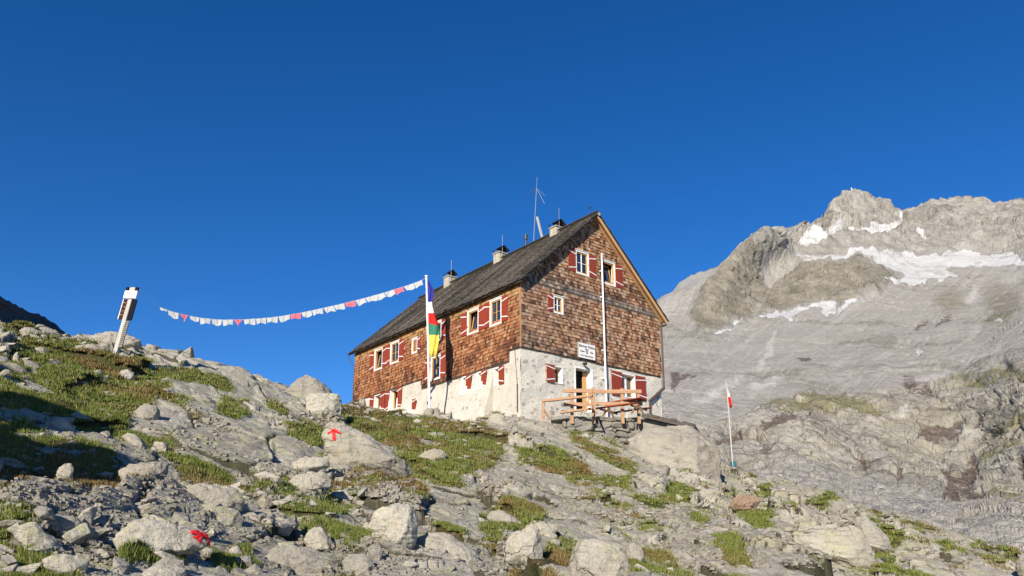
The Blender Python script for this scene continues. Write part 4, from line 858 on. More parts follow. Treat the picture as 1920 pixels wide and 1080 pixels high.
# pole fixed to the gable
pt_ = gz(1122.5, 478); pb_ = gz(1131, 735)
m = MB(); pv = (pt_[0] + pb_[0]) / 2; m.tube([(pt_[0], -.22, pt_[1]), (pb_[0], -.22, -.1)], .046, 10, r2=.055)
for k in range(6): zz = 1.0 + k * 1.45; m.box((pv - .09, -.18, zz), (pv - .05, -.03, zz + .06)); 
tag(m.build('gable_pole', M_POLEWHITE), 'tall white pole standing upright against the shingled gable wall', 'pole').matrix_world = hutw
# sign over the door
def text(name, s, size, mat, M, parent, ext=.004, align='CENTER'):
    cu = bpy.data.curves.new(name, 'FONT'); cu.body = s; cu.size = size; cu.extrude = ext; cu.align_x = align; cu.align_y = 'CENTER'; cu.materials.append(mat)
    t = bpy.data.objects.new(name, cu); C.objects.link(t); dg = bpy.context.evaluated_depsgraph_get(); me = bpy.data.meshes.new_from_object(t.evaluated_get(dg)); bpy.data.objects.remove(t)
    o = bpy.data.objects.new(name, me); C.objects.link(o); o.parent = parent; o.matrix_local = M; me.materials.clear(); me.materials.append(mat); return o
c0 = gz(1080.5, 642); c1 = gz(1112, 676.3); sv0, sv1, sz1, sz0 = c0[0], c1[0], c0[1], c1[1]
sz1 = (gz(1080.5, 642)[1] + gz(1112, 650.3)[1]) / 2; sz0 = (gz(1080.8, 670.3)[1] + gz(1112, 676)[1]) / 2
sg = thing('hut_sign', 'white board with black lettering hung on the shingles above the door', 'sign', (0, 0, 0)); sg.matrix_world = hutw @ Matrix.Translation(((sv0 + sv1) / 2, -.15, (sz0 + sz1) / 2)); SW, SH = sv1 - sv0, sz1 - sz0
m = MB(); m.box((-SW / 2, 0, -SH / 2), (SW / 2, .035, SH / 2)); m.build('board', M_WHITE, sg)
m = MB()
for q in ((-SW / 2 - .02, -SW / 2, -SH / 2, SH / 2), (SW / 2, SW / 2 + .02, -SH / 2, SH / 2), (-SW / 2 - .02, SW / 2 + .02, SH / 2, SH / 2 + .02), (-SW / 2 - .02, SW / 2 + .02, -SH / 2 - .02, -SH / 2)): m.box((q[0], -.006, q[2]), (q[1], .04, q[3]))
m.build('frame', M_GREYWOOD, sg)
def TM(x_, z_): return Matrix.Translation((x_, -.008, z_)) @ Matrix.Rotation(math.pi / 2, 4, 'X')
text('lettering', 'Barmer Hütte', SW * .168, M_BLACK, TM(0, SH * .30), sg); text('lettering', '2610 m', SW * .075, M_BLACK, TM(0, SH * .12), sg)
text('lettering', 'erbaut', SW * .10, M_BLACK, TM(-SW * .27, -SH * .06), sg); text('lettering', '1956', SW * .10, M_BLACK, TM(SW * .28, -SH * .06), sg); text('lettering', 'D.A.V. Sektion Barmen', SW * .082, M_BLACK, TM(0, -SH * .34), sg)
m = MB(); n = 20
for i in range(n):
    a, b = 6.28318 * i / n, 6.28318 * (i + 1) / n; ro, ri = SW * .078, SW * .042
    m.add([(ro * math.cos(a), -.009, -SH * .06 + ro * math.sin(a)), (ro * math.cos(b), -.009, -SH * .06 + ro * math.sin(b)), (ri * math.cos(b), -.009, -SH * .06 + ri * math.sin(b)), (ri * math.cos(a), -.009, -SH * .06 + ri * math.sin(a))], [(0, 1, 2, 3)])
m.build('emblem', M_BLACK, sg)
# round lamp under the sign
lp = gz(1092, 683); m = MB(); m.tube([(lp[0], -.02, lp[1]), (lp[0], -.12, lp[1] + .02), (lp[0], -.2, lp[1] - .03)], .02, 6); m.tube([(lp[0], -.2, lp[1] + .03), (lp[0], -.2, lp[1] - .03), (lp[0], -.2, lp[1] - .08)], .13, 12, r2=.07); m.build('door_lamp', M_DARKMETAL, house)
print('house', time.time() - T0)
# ---------------------------------------------------------------- things around the hut
def atz(px, py, z):
    x, y, zz = ray(px, py); k = z / zz; return Vector((float(x * k), float(y * k), z))
def gz_at(x, y): return float(H(x, y)[0])
# flagpole in front of the long wall
d_ = ray(806, 770); o = hutl @ Vector((0, 0, 0)); dl = hutl.to_3x3() @ Vector([float(a) for a in d_]); tt_ = (-1.9 - o.x) / dl.x
FP = Vector([float(a) for a in d_]) * tt_; FR = math.hypot(FP.x, FP.y); FT = at(799.5, 519, FR)
m = MB(); m.tube([FP - Vector((0, 0, .4)), FP.lerp(FT, .5), FT], .066, 12, r2=.05); m.tube([FT, FT + Vector((0, 0, .06))], .085, 10)
tag(m.build('flagpole', M_POLEWHITE, smooth=False), 'tall white flagpole standing between two stones before the long wall', 'flagpole')
def cloth_mat(name, cols):
    r = []
    for i, c in enumerate(cols):
        g = NG(name); P = g.pos(obj=False); cc = g.mix(g.rng(g.noise(P, 6, 4, .6), .3, .7), c, tuple(x * .8 for x in c)); 
        g.b.inputs['Transmission Weight'].default_value = 0; r.append(g.done(cc, .85, .1))
    return r
FLC = cloth_mat('flag_cloth', [(.035, .045, .30), (.72, .71, .72), (.62, .025, .02), (.05, .20, .13), (.74, .58, .10)])
ys = [526, 540, 552, 566, 576, 587, 597, 606, 617, 628, 640, 655, 669]
re = [803.5, 812, 813.5, 810, 811, 814.5, 820, 823.5, 824.5, 824, 822.5, 820, 817]; sec = [0, 0, 0, 1, 1, 2, 2, 3, 3, 4, 4, 4]
le = [799.8 + (y - 519) * (806 - 799.5) / 251 + 1.2 for y in ys]; nx = 10; V = []; Fc = []; mi = []
for j, y in enumerate(ys):
    for i in range(nx + 1):
        f = i / nx; dep = FR + .10 * math.sin(f * 9 + y * .05) * f + .05 * math.sin(f * 17 + y * .11) * f
        V.append(at(le[j] + (re[j] - le[j]) * f, y + 5 * f * (1 if j in (6, 7, 8) else 0), dep))
for j in range(len(ys) - 1):
    for i in range(nx): b = j * (nx + 1) + i; Fc.append((b, b + 1, b + nx + 2, b + nx + 1)); mi.append(sec[j])
fl = mesh_obj('prayer_flag', V, Fc, FLC, smooth=True, mi=mi); tag(fl, 'tall narrow cloth flag in blue, white, red, green and yellow bands on the white pole', 'flag')
sd_ = fl.modifiers.new('thick', 'SOLIDIFY'); sd_.thickness = .006

# leaning signpost on the left crest
SB = at(213, 677, 24.4); ST = at(252, 541, 24.4)
ax = (ST - SB); L = ax.length; ax.normalize(); rt = Vector((1, -.25, 0)); rt = (rt - ax * rt.dot(ax)).normalized(); bk_ = ax.cross(rt)
SMx = Matrix(((rt.x, bk_.x, ax.x, SB.x), (rt.y, bk_.y, ax.y, SB.y), (rt.z, bk_.z, ax.z, SB.z), (0, 0, 0, 1)))
sp = thing('signpost', 'leaning grey timber signpost with dark boards and a white plate on the left crest', 'signpost'); sp.matrix_world = SMx
m = MB(); m.box((-.07, -.06, -.5), (.07, .06, L - .12)); m.build('post', M_GREYWOOD, sp, bevel=.01)
m = MB(); m.box((-.20, -.11, L - .36), (.24, -.07, L - .12)); pl_ = m.build('name_plate', M_WHITE, sp)
m = MB(); m.box((-.20, -.10, L - .118), (-.07, -.07, L + .0)); m.build('dark_plate', M_BOARDDARK, sp)
m = MB(); m.box((.12, -.10, L - .118), (.24, -.07, L + .0)); m.build('dark_plate', M_BOARDDARK, sp)
m = MB(); m.box((-.068, -.10, L - .118), (.118, -.07, L - .005)); m.build('badge_plate', M_GREYWOOD, sp)
def PM(x_, z_, r=0.): return Matrix.Translation((x_, -.113, z_)) @ Matrix.Rotation(r, 4, 'Y') @ Matrix.Rotation(math.pi / 2, 4, 'X')
text('lettering', 'Almerhorn', .085, M_BLACK, PM(.02, L - .20), sp, .001); text('lettering', 'Lenksteinjoch', .04, M_BLACK, PM(.0, L - .29), sp, .001)
m = MB(); m.box((-.21, -.05, L - 1.0), (-.075, -.02, L - .38)); m.build('brown_board', M_BOARDBROWN, sp)
m = MB(); m.box((-.235, -.055, L - 1.01), (-.212, -.015, L - .37)); m.build('board_edge', M_WHITE, sp)
m = MB(); m.box((.075, -.03, L - 1.02), (.235, .0, L - .37)); m.build('dark_board', M_BOARDDARK, sp)
m = MB(); m.box((.075, -.05, .42), (.19, -.02, L - 1.04)); lb = m.build('list_board', M_LISTWOOD, sp)
for k in range(13):
    t_ = text('lettering', ['Jägerscharte', 'Barmer Spitze', 'Hochgall', 'Patscher Tal', 'Erlsbach'][k % 5][:9 - k % 3], .030, M_BLACK, Matrix.Translation((.132, -.053, .50 + k * .062)) @ Matrix.Rotation(math.pi / 2, 4, 'X'), sp, .001)
YM = simple('yellow_lettering', (.60, .48, .22), .6)
for k, s_ in enumerate(('Hütte', 'Weg', '112', 'DAV')): text('lettering', s_, .045, YM, Matrix.Translation((-.143, -.053, L - .48 - k * .13)) @ Matrix.Rotation(math.pi / 2, 4, 'X'), sp, .001)

# string of prayer flags
SP = [(262, 543), (280, 561), (300, 576), (322, 584), (345, 590), (375, 596), (410, 599.5), (450, 599.5), (490, 597), (520, 594), (560, 587.5), (600, 579), (640, 570), (680, 560), (720, 549), (760, 536.5), (785, 528), (799, 521)]
def spt(px, dy=0.): 
    f = (px - 262) / (799 - 262); return at(px, np.interp(px, [p[0] for p in SP], [p[1] for p in SP]) + dy, 24.4 + (FR - 24.4) * f)
ps = thing('prayer_flag_string', 'long sagging string of small white and pink flags between signpost and flagpole', 'flag string', tuple(spt(262)))
inv = Matrix.Translation(-spt(262))
m = MB(); m.tube([inv @ spt(x) for x in np.linspace(262, 799, 60)], .006, 4); m.build('string', M_WHITE, ps)
PFW = cloth_mat('white_flag_cloth', [(.50, .52, .52)])[0]; PFP = cloth_mat('pink_flag_cloth', [(.68, .16, .19)])[0]
FX = [(300, 314, 'a'), (315, 335, 'w'), (337, 352, 'p'), (356, 374, 's'), (375, 395, 'w'), (397, 416, 'w'), (417, 437, 'w'), (438, 455, 'p'), (457, 479, 'w'), (480, 499, 'w'), (500, 521, 'w'), (522, 543, 'w'), (544, 564, 'P'), (565, 584, 'w'), (585, 605, 'w'), (606, 625, 'w'), (626, 645, 'w'), (646, 665, 'P'), (666, 684, 'w'), (685, 705, 'w'), (703, 720, 'w'), (721, 738, 'w'), (738, 755, 'P'), (757, 775, 'w'), (776, 791, 'w')]
for i, (xa, xb, kd) in enumerate(FX):
    V = []; Fc = []; hgt = {'a': 5, 'w': 12.5, 'p': 13, 's': 9, 'P': 12}[kd] * (1 - .22 * (xa - 300) / 500); lean = rs.rand() * 3 + (3 if xa > 500 else 0); rip = rs.rand() * 6
    for j in range(5):
        g_ = j / 4
        for q in range(6):
            f = q / 5; xx = xa + (xb - xa) * f
            nar = (1 - g_ * (.9 if kd == 'p' else .12)); xx = (xa + xb) / 2 + (xx - (xa + xb) / 2) * nar + lean * g_ * (1 if xa > 600 else -.2 if xa < 400 else .4)
            f0 = ((xa + xb) / 2 - 262) / 537; p = at(xx, np.interp((xa + (xb - xa) * f), [p[0] for p in SP], [p[1] for p in SP]) + hgt * g_ * (.85 + .15 * math.sin(f * 5 + rip)), 24.4 + (FR - 24.4) * f0 + .018 * g_ * math.sin(f * 6 + rip)); V.append(inv @ p)
    for j in range(4):
        for q in range(5): b = j * 6 + q; Fc.append((b, b + 1, b + 7, b + 6))
    f_ = mesh_obj('flag', V, Fc, PFP if kd in 'pP' else PFW, ps, smooth=True)
    if kd in 'pP': f_['label'] = 'pink flag'

# terrace railing, tables
ZT = HB - .15
rl = thing('terrace_railing', 'rough timber railing with upright posts along the stone terrace edge', 'railing', tuple(atz(1072, 780, ZT))); ri = Matrix.Translation(-rl.location)
def pt_(px, h, py=781): p = atz(px, py, ZT); p.z += h; return ri @ p
for px_, h_ in ((1072.5, 1.30), (1113, 1.36), (1167.5, 1.32), (1198, 1.12)):
    m = MB(); a = pt_(px_, -.35); b = pt_(px_, h_); m.bar(a, b, .18, .15); m.build('post', M_FENCEWOOD, rl, bevel=.012)
for (xa, xb, h_, dy) in ((1056.5, 1112, 1.20, 0), (1113, 1204, 1.16, 0), (1056.5, 1112, .55, 0), (1113, 1205, .58, 0)):
    m = MB(); a = pt_(xa, h_); b = pt_(xb, h_); n_ = Vector((0, -.10, 0)); m.bar(a + n_, b + n_, .06, .18); m.build('rail', M_FENCEWOOD, rl, bevel=.008)
def picnic(name, label, A, B, h, topmat, wd, seat):
    A = Vector((A.x, A.y, ZT)); B = Vector((B.x, B.y, ZT)); t = thing(name, label, 'picnic table', tuple(A)); d = (B - A); L_ = d.length; d.normalize(); n = Vector((-d.y, d.x, 0)); up = Vector((0, 0, 1))
    for k in range(4): m = MB(); o_ = n * (k * wd / 4); m.bar(o_ + up * h, o_ + d * L_ + up * h, wd / 4 - .012, .045); m.build('top_board', topmat, t, bevel=.004)
    for s_ in (-.42, wd + .3): m = MB(); m.bar(n * s_ + up * (h - .30), n * s_ + d * L_ + up * (h - .30), .22, .045); m.build('bench', seat, t, bevel=.004)
    for f in (.14, .86):
        c = d * (L_ * f)
        for (s0, s1) in ((-.35, wd * .75), (wd + .25, wd * .15)):
            m = MB(); m.bar(c + n * s0, c + n * s1 + up * h, .09, .05, up=d); m.build('leg', M_FENCEWOOD, t, bevel=.004)
        m = MB(); m.bar(c + n * -.5 + up * (h - .36), c + n * (wd + .4) + up * (h - .36), .09, .05, up=d); m.build('crossbar', M_FENCEWOOD, t, bevel=.004)
    return t
picnic('picnic_table', 'picnic table with a dark red top behind the terrace railing', atz(1124, 757, ZT + .75), atz(1201, 746, ZT + .75), .75, M_RED, .7, M_RED)
br_ = thing('bench_rail', 'low timber rail and bench running from the hut wall towards the railing', 'bench', tuple(atz(1018, 776, ZT))); bi = Matrix.Translation(-br_.location)
p0 = atz(1017, 752, ZT + .72); p1 = atz(1111, 742, ZT + .72); q0 = atz(1050, 774, ZT + .18); q1 = atz(1111, 766, ZT + .22); up = Vector((0, 0, 1))
m = MB(); m.bar(bi @ p0, bi @ p1, .16, .11); m.build('top_rail', M_FENCEWOOD, br_, bevel=.01)
m = MB(); m.bar(bi @ q0, bi @ q1, .14, .09); m.build('low_rail', M_FENCEWOOD, br_, bevel=.01)
m = MB(); a_ = bi @ (p0 + Vector((.04, 0, 0))); m.bar(a_ - up * 1.1, a_ + up * .1, .13, .12); m.build('post', M_FENCEWOOD, br_, bevel=.01)
m = MB(); m.bar(a_ - up * .35, a_ + Vector((.33, .1, -.85)), .09, .07); m.build('brace', M_FENCEWOOD, br_, bevel=.006)
a_ = bi @ p1.lerp(p0, .06)
m = MB(); m.bar(a_ - up * .78 + Vector((-.25, 0, 0)), a_ + Vector((.12, 0, .3)), .10, .08); m.build('brace', M_FENCEWOOD, br_, bevel=.006)
m = MB(); m.bar(a_ - up * .78 + Vector((.3, 0, 0)), a_ + Vector((-.05, 0, .2)), .10, .08); m.build('brace', M_FENCEWOOD, br_, bevel=.006)
# terrace fill and dry stone retaining wall
tw = thing('retaining_wall', 'dry stone retaining wall of grey blocks holding up the terrace', 'stone wall', tuple(atz(1060, 790, ZT - .3))); tl = Matrix.Translation(-tw.location)
WA = atz(1046, 783, ZT); WB = atz(1214, 786, ZT); WA.z = WB.z = ZT; wd_ = (WB - WA); wl = wd_.length; wd_.normalize(); wn_ = Vector((wd_.y, -wd_.x, 0))
if wn_.y > 0: wn_ = -wn_
m = MB(); q = [WA - wd_ * .3, WB + wd_ * .1, WB - wn_ * 4.2 + wd_ * 1.5, WA - wn_ * 2.6]; q = [tl @ p for p in q]; lo = Vector((0, 0, -2.6)); m.add(q + [p + lo for p in q], [(0, 1, 2, 3), (0, 4, 5, 1), (1, 5, 6, 2), (2, 6, 7, 3), (3, 7, 4, 0)]); m.build('terrace_fill', simple('packed_earth', (.20, .17, .13), .95, .3, 3, .1, bump=.8), tw)
def stone_shape(sx, sy, sz, seed, n=3, p=9, jit=.16):
    r_ = np.random.RandomState(seed); D_, Fi = ICO[n]
    Np = np.array([(1, 0, 0), (-1, 0, 0), (0, 1, 0), (0, -1, 0), (0, 0, 1), (0, 0, -1)], float) + r_.randn(6, 3) * jit; ex = r_.randn(4, 3); ex[:, 1] = -abs(ex[:, 1]); Np = np.concatenate([Np, ex]); Np /= np.linalg.norm(Np, axis=1)[:, None]
    c = np.r_[np.ones(6), 1.05 + .25 * r_.rand(4)]; dn = np.clip(D_ @ Np.T, 1e-6, None) / c; rr = np.minimum((dn ** p).sum(1) ** (-1 / p), 1.45)
    V = D_ * rr[:, None]; V = V * (1 + .05 * vnoise(V[:, 0] * 2.5 + seed, V[:, 1] * 2.5, V[:, 2] * 2.5, s=seed))[:, None]; return V * np.array([sx, sy, sz]), Fi
import bmesh
ICO = {}
for n in (1, 2, 3, 4, 5):
    bm = bmesh.new(); bmesh.ops.create_icosphere(bm, subdivisions=n, radius=1); ICO[n] = (np.array([v.co[:] for v in bm.verts]), np.array([[v.index for v in f.verts] for f in bm.faces])); bm.free()
def hull_rock(pts, sub, bev, nz, seed):
    """convex angular rock through points, edges broken, faces roughened"""
    bm = bmesh.new(); vv = [bm.verts.new(tuple(map(float, p))) for p in pts]; r = bmesh.ops.convex_hull(bm, input=vv)
    bmesh.ops.delete(bm, geom=[v for v in bm.verts if not v.link_faces], context='VERTS'); bmesh.ops.dissolve_limit(bm, angle_limit=.12, verts=bm.verts, edges=bm.edges)
    if bev > 0: bmesh.ops.bevel(bm, geom=list(bm.edges), offset=bev, segments=2, profile=.6, affect='EDGES', clamp_overlap=True)
    bmesh.ops.triangulate(bm, faces=bm.faces)
    if sub > 0:
        for _ in range(9):
            el = [e for e in bm.edges if e.calc_length() > sub]
            if not el or len(bm.verts) > 9000: break
            bmesh.ops.subdivide_edges(bm, edges=el, cuts=1); bmesh.ops.triangulate(bm, faces=[f for f in bm.faces if len(f.verts) > 3])
    bmesh.ops.recalc_face_normals(bm, faces=bm.faces); bm.normal_update()
    V = np.array([v.co[:] for v in bm.verts]); N = np.array([v.normal[:] for v in bm.verts]); Fi = np.array([[v.index for v in f.verts] for f in bm.faces]); bm.verts.index_update(); Fi = np.array([[v.index for v in f.verts] for f in bm.faces]); bm.free()
    if nz > 0:
        L = max(V.max(0) - V.min(0)); q = V / L * 2
        lay = q @ np.array([.3, .25, .9]) * (4 + seed % 4) + .5 * vnoise(q[:, 0] * 2, q[:, 1] * 2, q[:, 2] * 2, s=seed); fr_ = lay - np.floor(lay)
        d = fbm(q[:, 0] * 1.7 + seed, q[:, 1] * 1.7, q[:, 2] * 1.7, o=6, s=600 + seed % 50, g=.6) * .040 + fbm(q[:, 0] * 4, q[:, 1] * 4, q[:, 2] * 4, o=4, s=650, ridge=True) * .020 + .014 * (sstep(0, .1, fr_) * (1 - sstep(.4, 1, fr_)))
        V = V + N * (d * L * nz)[:, None]
    return V, Fi
WP = [(1046, 779), (1130, 778), (1214, 782), (1222, 796), (1190, 815), (1165, 835), (1150, 845), (1110, 828), (1075, 806), (1046, 794)]
Vs = []; Fs = []; nb_ = 0; z = .02; row = 0; r_ = np.random.RandomState(5)
while z > -2.2:
    hgt = .15 + .20 * r_.rand() ** 1.3; a = -.3 - r_.rand() * .3
    while a < wl + .4:
        w_ = .16 + .75 * r_.rand() ** 1.6; c = WA + wd_ * (a + w_ / 2); c.z = ZT + z - hgt / 2 + (.07 * (r_.rand() - .5) if row else 0); uu, vv = pix(c.x, c.y, c.z)
        if float(sdist(np.array([uu]), np.array([vv]), WP)[0]) > -5:
            hh_ = hgt * (.92 + .35 * r_.rand()); Vx, Fi = stone_shape(w_ / 2 * 1.03, .22, hh_ / 2, int(r_.rand() * 1e6), 3, 18, .20); ro = (r_.rand() - .5) * .34
            X = Vx[:, 0] * math.cos(ro) - Vx[:, 2] * math.sin(ro); Zz = Vx[:, 0] * math.sin(ro) + Vx[:, 2] * math.cos(ro); out = (-z) * -.16 + r_.rand() * .07
            V3 = np.array(tl @ c)[None] + X[:, None] * np.array(wd_)[None] + (Vx[:, 1] + .05)[:, None] * np.array(wn_)[None] - out * np.array(wn_)[None] * -1 + Zz[:, None] * np.array([0, 0, 1.])[None]
            Vs.append(V3); Fs.append(Fi + nb_); nb_ += len(V3)
        a += w_ + .01
    z -= hgt; row += 1
mesh_obj('stone_courses', np.concatenate(Vs), np.concatenate(Fs), M_WALLSTONE, tw, smooth=False)
# flat shed roof right of the terrace
A = at(1203, 777, 34.2); B = at(1303, 799, 33.2)
sh = thing('shed', 'low stone shed with a dark plank roof below the hut corner', 'shed', tuple(A)); si = Matrix.Translation(-A); dd = (B - A); bkv = Vector((.35, 1, 0)).normalized() * 2.6; up = Vector((0, 0, 1))
m = MB(); 
for k in range(9):
    f0, f1 = k / 9, (k + .93) / 9; p0 = dd * f0 - bkv * (.0 + .02 * (k % 3)); p1 = dd * f1 - bkv * (.0 + .02 * (k % 3)); hh = .035 * (k % 2) + .015 * (k % 3)
    m.add([p0, p1, p1 + bkv, p0 + bkv, p0 + up * (.06 + hh), p1 + up * (.06 + hh), p1 + bkv + up * (.06 + hh), p0 + bkv + up * (.06 + hh)], [(3, 2, 1, 0), (4, 5, 6, 7), (0, 1, 5, 4), (1, 2, 6, 5), (2, 3, 7, 6), (3, 0, 4, 7)])
m.bar(Vector((0, -.02, -.06)), dd + Vector((0, -.02, -.06)), .09, .13); m.bar(dd * .52 + Vector((0, .1, -.16)), dd * .52 + Vector((0, .1, -.5)), .08, .08)
m.build('plank_roof', M_DARKWOOD, sh)
m = MB(); b0 = dd * .0 + bkv * .12; b1 = dd * .93 + bkv * .12; lo = Vector((0, 0, -1.6)); tp = Vector((0, 0, -.13)); m.add([b0 + tp, b1 + tp, b1 + bkv * .8 + tp, b0 + bkv * .8 + tp, b0 + lo, b1 + lo, b1 + bkv * .8 + lo, b0 + bkv * .8 + lo], [(0, 4, 5, 1), (1, 5, 6, 2), (2, 6, 7, 3), (3, 7, 4, 0), (0, 1, 2, 3)]); m.build('wall', M_PALE, sh)
# flagpole down on the right
PB = at(1376, 897, 44); PT = at(1362, 716, 44)
m = MB(); m.tube([PB - Vector((0, 0, .4)), PB.lerp(PT, .5), PT], .045, 10, r2=.025, m=0); lo_ = PB.lerp(PT, .17)
rp = m.build('flagpole', simple('grey_pole', (.42, .42, .42), .5, .1, 5)); tag(rp, 'thin leaning flagpole on the rocks right of the hut, before the cliffs', 'flagpole')
m = MB(); m.bar(PB - Vector((-.07, 0, .3)), lo_ + Vector((.09, 0, 0)), .16, .13, up=(0, 1, 0)); m.bar(PB - Vector((-.03, 0, .3)), lo_ + Vector((-.09, 0, .0)), .08, .13, up=(0, 1, 0)); m.build('pole_foot', M_TEAL, rp)
ys = [728, 738, 744, 750, 757, 764.5]; re = [1364.5, 1368, 1369, 1371, 1372, 1372.5]; V = []; Fc = []; mi = []
for j, y in enumerate(ys):
    lx = 1362 + (y - 716) * 14 / 181 + .8
    for i in range(7): f = i / 6; V.append(at(lx + (re[j] - lx) * f + (1.5 if j > 3 else 0) * (1 - f), y, 44 + .10 * math.sin(f * 8 + j)))
for j in range(5):
    for i in range(6): b = j * 7 + i; Fc.append((b, b + 1, b + 8, b + 7)); mi.append(0 if j < 2 else 1)
f2_ = mesh_obj('flag', V, Fc, [FLC[1], FLC[2]], smooth=True, mi=mi); f2_.modifiers.new('thick', 'SOLIDIFY').thickness = .006; tag(f2_, 'small limp white and red flag at the top of the right flagpole', 'flag')
cr = at(1597, 357.5, 1848); m = MB(); m.box((-.45, -.45, -2), (.45, .45, 8)); m.box((-2.1, -.4, 4.6), (2.1, .4, 5.6)); xo = m.build('summit_cross', M_POLEWHITE); xo.location = cr; tag(xo, 'tiny cross standing on the highest summit', 'cross')
print('props', time.time() - T0)
# ---------------------------------------------------------------- boulders, stones, turf
def ground_hit(px, py):
    for dy in range(0, 60, 2):
        X, Y, Z, r, i, j = hit(px, py + dy)
        if r[0] > 0: return float(r[0])
    return 8.0
def ycam(r, px): x, y, z = ray(px, 900); return r
def boulder(label, poly, r=None, mat=None, seed=0, flat=.75, name='boulder', group=None, sink=.12, p=26, top=.3):
    """rock whose outline seen from the photograph's side is the given one, with its own depth and facets"""
    poly = np.array(poly, float); mat = mat or M_ROCK; bx_ = poly[:, 0].mean(); by = poly[:, 1].max()
    if r is None: r = ground_hit(float(poly[poly[:, 1].argmax(), 0]), by - 3)
    h = by - poly[:, 1].min(); poly = poly.copy()
    low = poly[:, 1] > by - .25 * h; poly[low, 1] += sink * h                      # bedded in the ground
    c = np.array([poly[:, 0].mean() * .5 + (poly[:, 0].min() + poly[:, 0].max()) / 4, poly[:, 1].mean() * .5 + (poly[:, 1].min() + poly[:, 1].max()) / 4]); wpx = poly[:, 0].max() - poly[:, 0].min()
    e1 = at(c[0] + 1, c[1], r) - at(c[0], c[1], r); e1.z = 0; sc_ = e1.length; e1.normalize(); view = at(c[0], c[1], r); fw = Vector((view.x, view.y, 0)).normalized()
    W2 = wpx * sc_ / 2; H2 = (poly[:, 1].max() - poly[:, 1].min()) * sc_ / 2; dep = min(W2, max(H2, W2 * .6)) * flat
    cen = at(c[0], c[1], r + dep * .55); k = (r + dep * .55) / r
    n = 5 if wpx > 90 else 4; D_, Fi = ICO[n]; rs_ = np.random.RandomState(seed + int(c[0]) * 7 + int(c[1]))
    th = np.arctan2(poly[:, 1] - c[1], poly[:, 0] - c[0]); Q = poly - c; tq = np.linspace(-math.pi, math.pi, 721); Rq = np.full(721, 1e9)
    for i in range(len(Q)):                                                       # star-shaped outline radius
        a, b = Q[i], Q[(i + 1) % len(Q)]; den = np.cos(tq) * (b[1] - a[1]) - np.sin(tq) * (b[0] - a[0]); num = a[0] * (b[1] - a[1]) - a[1] * (b[0] - a[0])
        with np.errstate(divide='ignore', invalid='ignore'):
            t = num / den; s = np.where(abs(b[0] - a[0]) > abs(b[1] - a[1]), (t * np.cos(tq) - a[0]) / (b[0] - a[0] + 1e-12), (t * np.sin(tq) - a[1]) / (b[1] - a[1] + 1e-12))
        ok = (t > 0) & (s >= -1e-6) & (s <= 1 + 1e-6); Rq = np.where(ok & (t < Rq), t, Rq)
    Rq = np.where(Rq > 1e8, H2 / sc_, Rq); kr = np.ones(9) / 9; Rq = np.convolve(np.r_[Rq[-5:-1], Rq, Rq[1:5]], kr, 'valid')
    ang = np.arctan2(-D_[:, 2], D_[:, 0]); pl = np.hypot(D_[:, 0], D_[:, 2]); Ro = np.interp(ang, tq, Rq) * sc_ * k
    inv_ = pl / Ro                                                                # prism of the outline
    NP = []; CP = []
    NP.append((.15 * rs_.randn(), -1, .25 + top * rs_.rand())); CP.append(dep * (.75 + .2 * rs_.rand())); NP.append((0, 1, .1)); CP.append(dep)
    for q in range(15):
        v = rs_.randn(3); v[1] = -abs(v[1]) - .45 if q < 12 else abs(v[1]); v /= np.linalg.norm(v); sup = math.sqrt((v[0] * W2) ** 2 + (v[1] * dep) ** 2 + (v[2] * H2) ** 2); NP.append(v); CP.append(sup * (.66 + .24 * rs_.rand()))
    NPl = [np.array(v, float) / np.linalg.norm(v) for v in NP]; SX, SZ = Rq[::20] * np.cos(tq[::20]) * sc_ * k, -Rq[::20] * np.sin(tq[::20]) * sc_ * k
    CP = [max(c_, .97 * float((v[0] * SX + v[2] * SZ).max())) for c_, v in zip(CP, NPl)]
    NP = np.array(NP, float); nn = np.linalg.norm(NP, axis=1); NP /= nn[:, None]; CP = np.array(CP)
    dn = np.clip(D_ @ NP.T, 0, None) / CP; rr = ((dn ** p).sum(1) + inv_ ** p) ** (-1 / p)
    V = D_ * rr[:, None]; s1 = max(W2, H2); q = V / s1
    lay = q @ np.array([.35, .3, .88]) * (5 + seed % 4) + .4 * vnoise(q[:, 0] * 2, q[:, 1] * 2, q[:, 2] * 2, s=seed); fr_ = lay - np.floor(lay)
    V = V * (1 + .05 * fbm(q[:, 0] * 2.2 + seed, q[:, 1] * 2.2, q[:, 2] * 2.2, o=5, s=600 + seed % 50, g=.55) + .03 * fbm(q[:, 0] * 5, q[:, 1] * 5, q[:, 2] * 5, o=4, s=650, ridge=True) + .018 * (sstep(0, .12, fr_) * (1 - sstep(.5, 1, fr_)) - .3))[:, None]
    K = sc_ * k; OX, OZ = Q[:, 0] * K, -Q[:, 1] * K; pts = []
    for a_, b_ in zip(OX, OZ): pts.append((a_, dep * (.25 * rs_.randn() * .5), b_)); pts.append((a_ * .97, dep * (.35 + .2 * rs_.rand()), b_ * .95))
    nf = 5 + rs_.randint(3)
    for q in range(nf):
        j = (q + .5 * rs_.rand()) / nf * len(Q); a_ = np.interp(j, range(len(Q) + 1), np.r_[OX, OX[0]]); b_ = np.interp(j, range(len(Q) + 1), np.r_[OZ, OZ[0]]); f_ = .45 + .35 * rs_.rand()
        pts.append((a_ * f_, -dep * (.95 - .45 * f_ * (b_ > 0) - .15 * rs_.rand()), b_ * f_)); 
    for q in range(5): j = rs_.randint(len(Q)); pts.append((OX[j] * .6, dep, OZ[j] * .6))
    V, Fi = hull_rock(pts, max(.025, s1 / 28), s1 * .018, 1.0, seed)
    Wd = np.array([e1[:], fw[:], (0, 0, 1)]); o = mesh_obj(name, V @ Wd, Fi, mat, smooth=True); o.location = cen
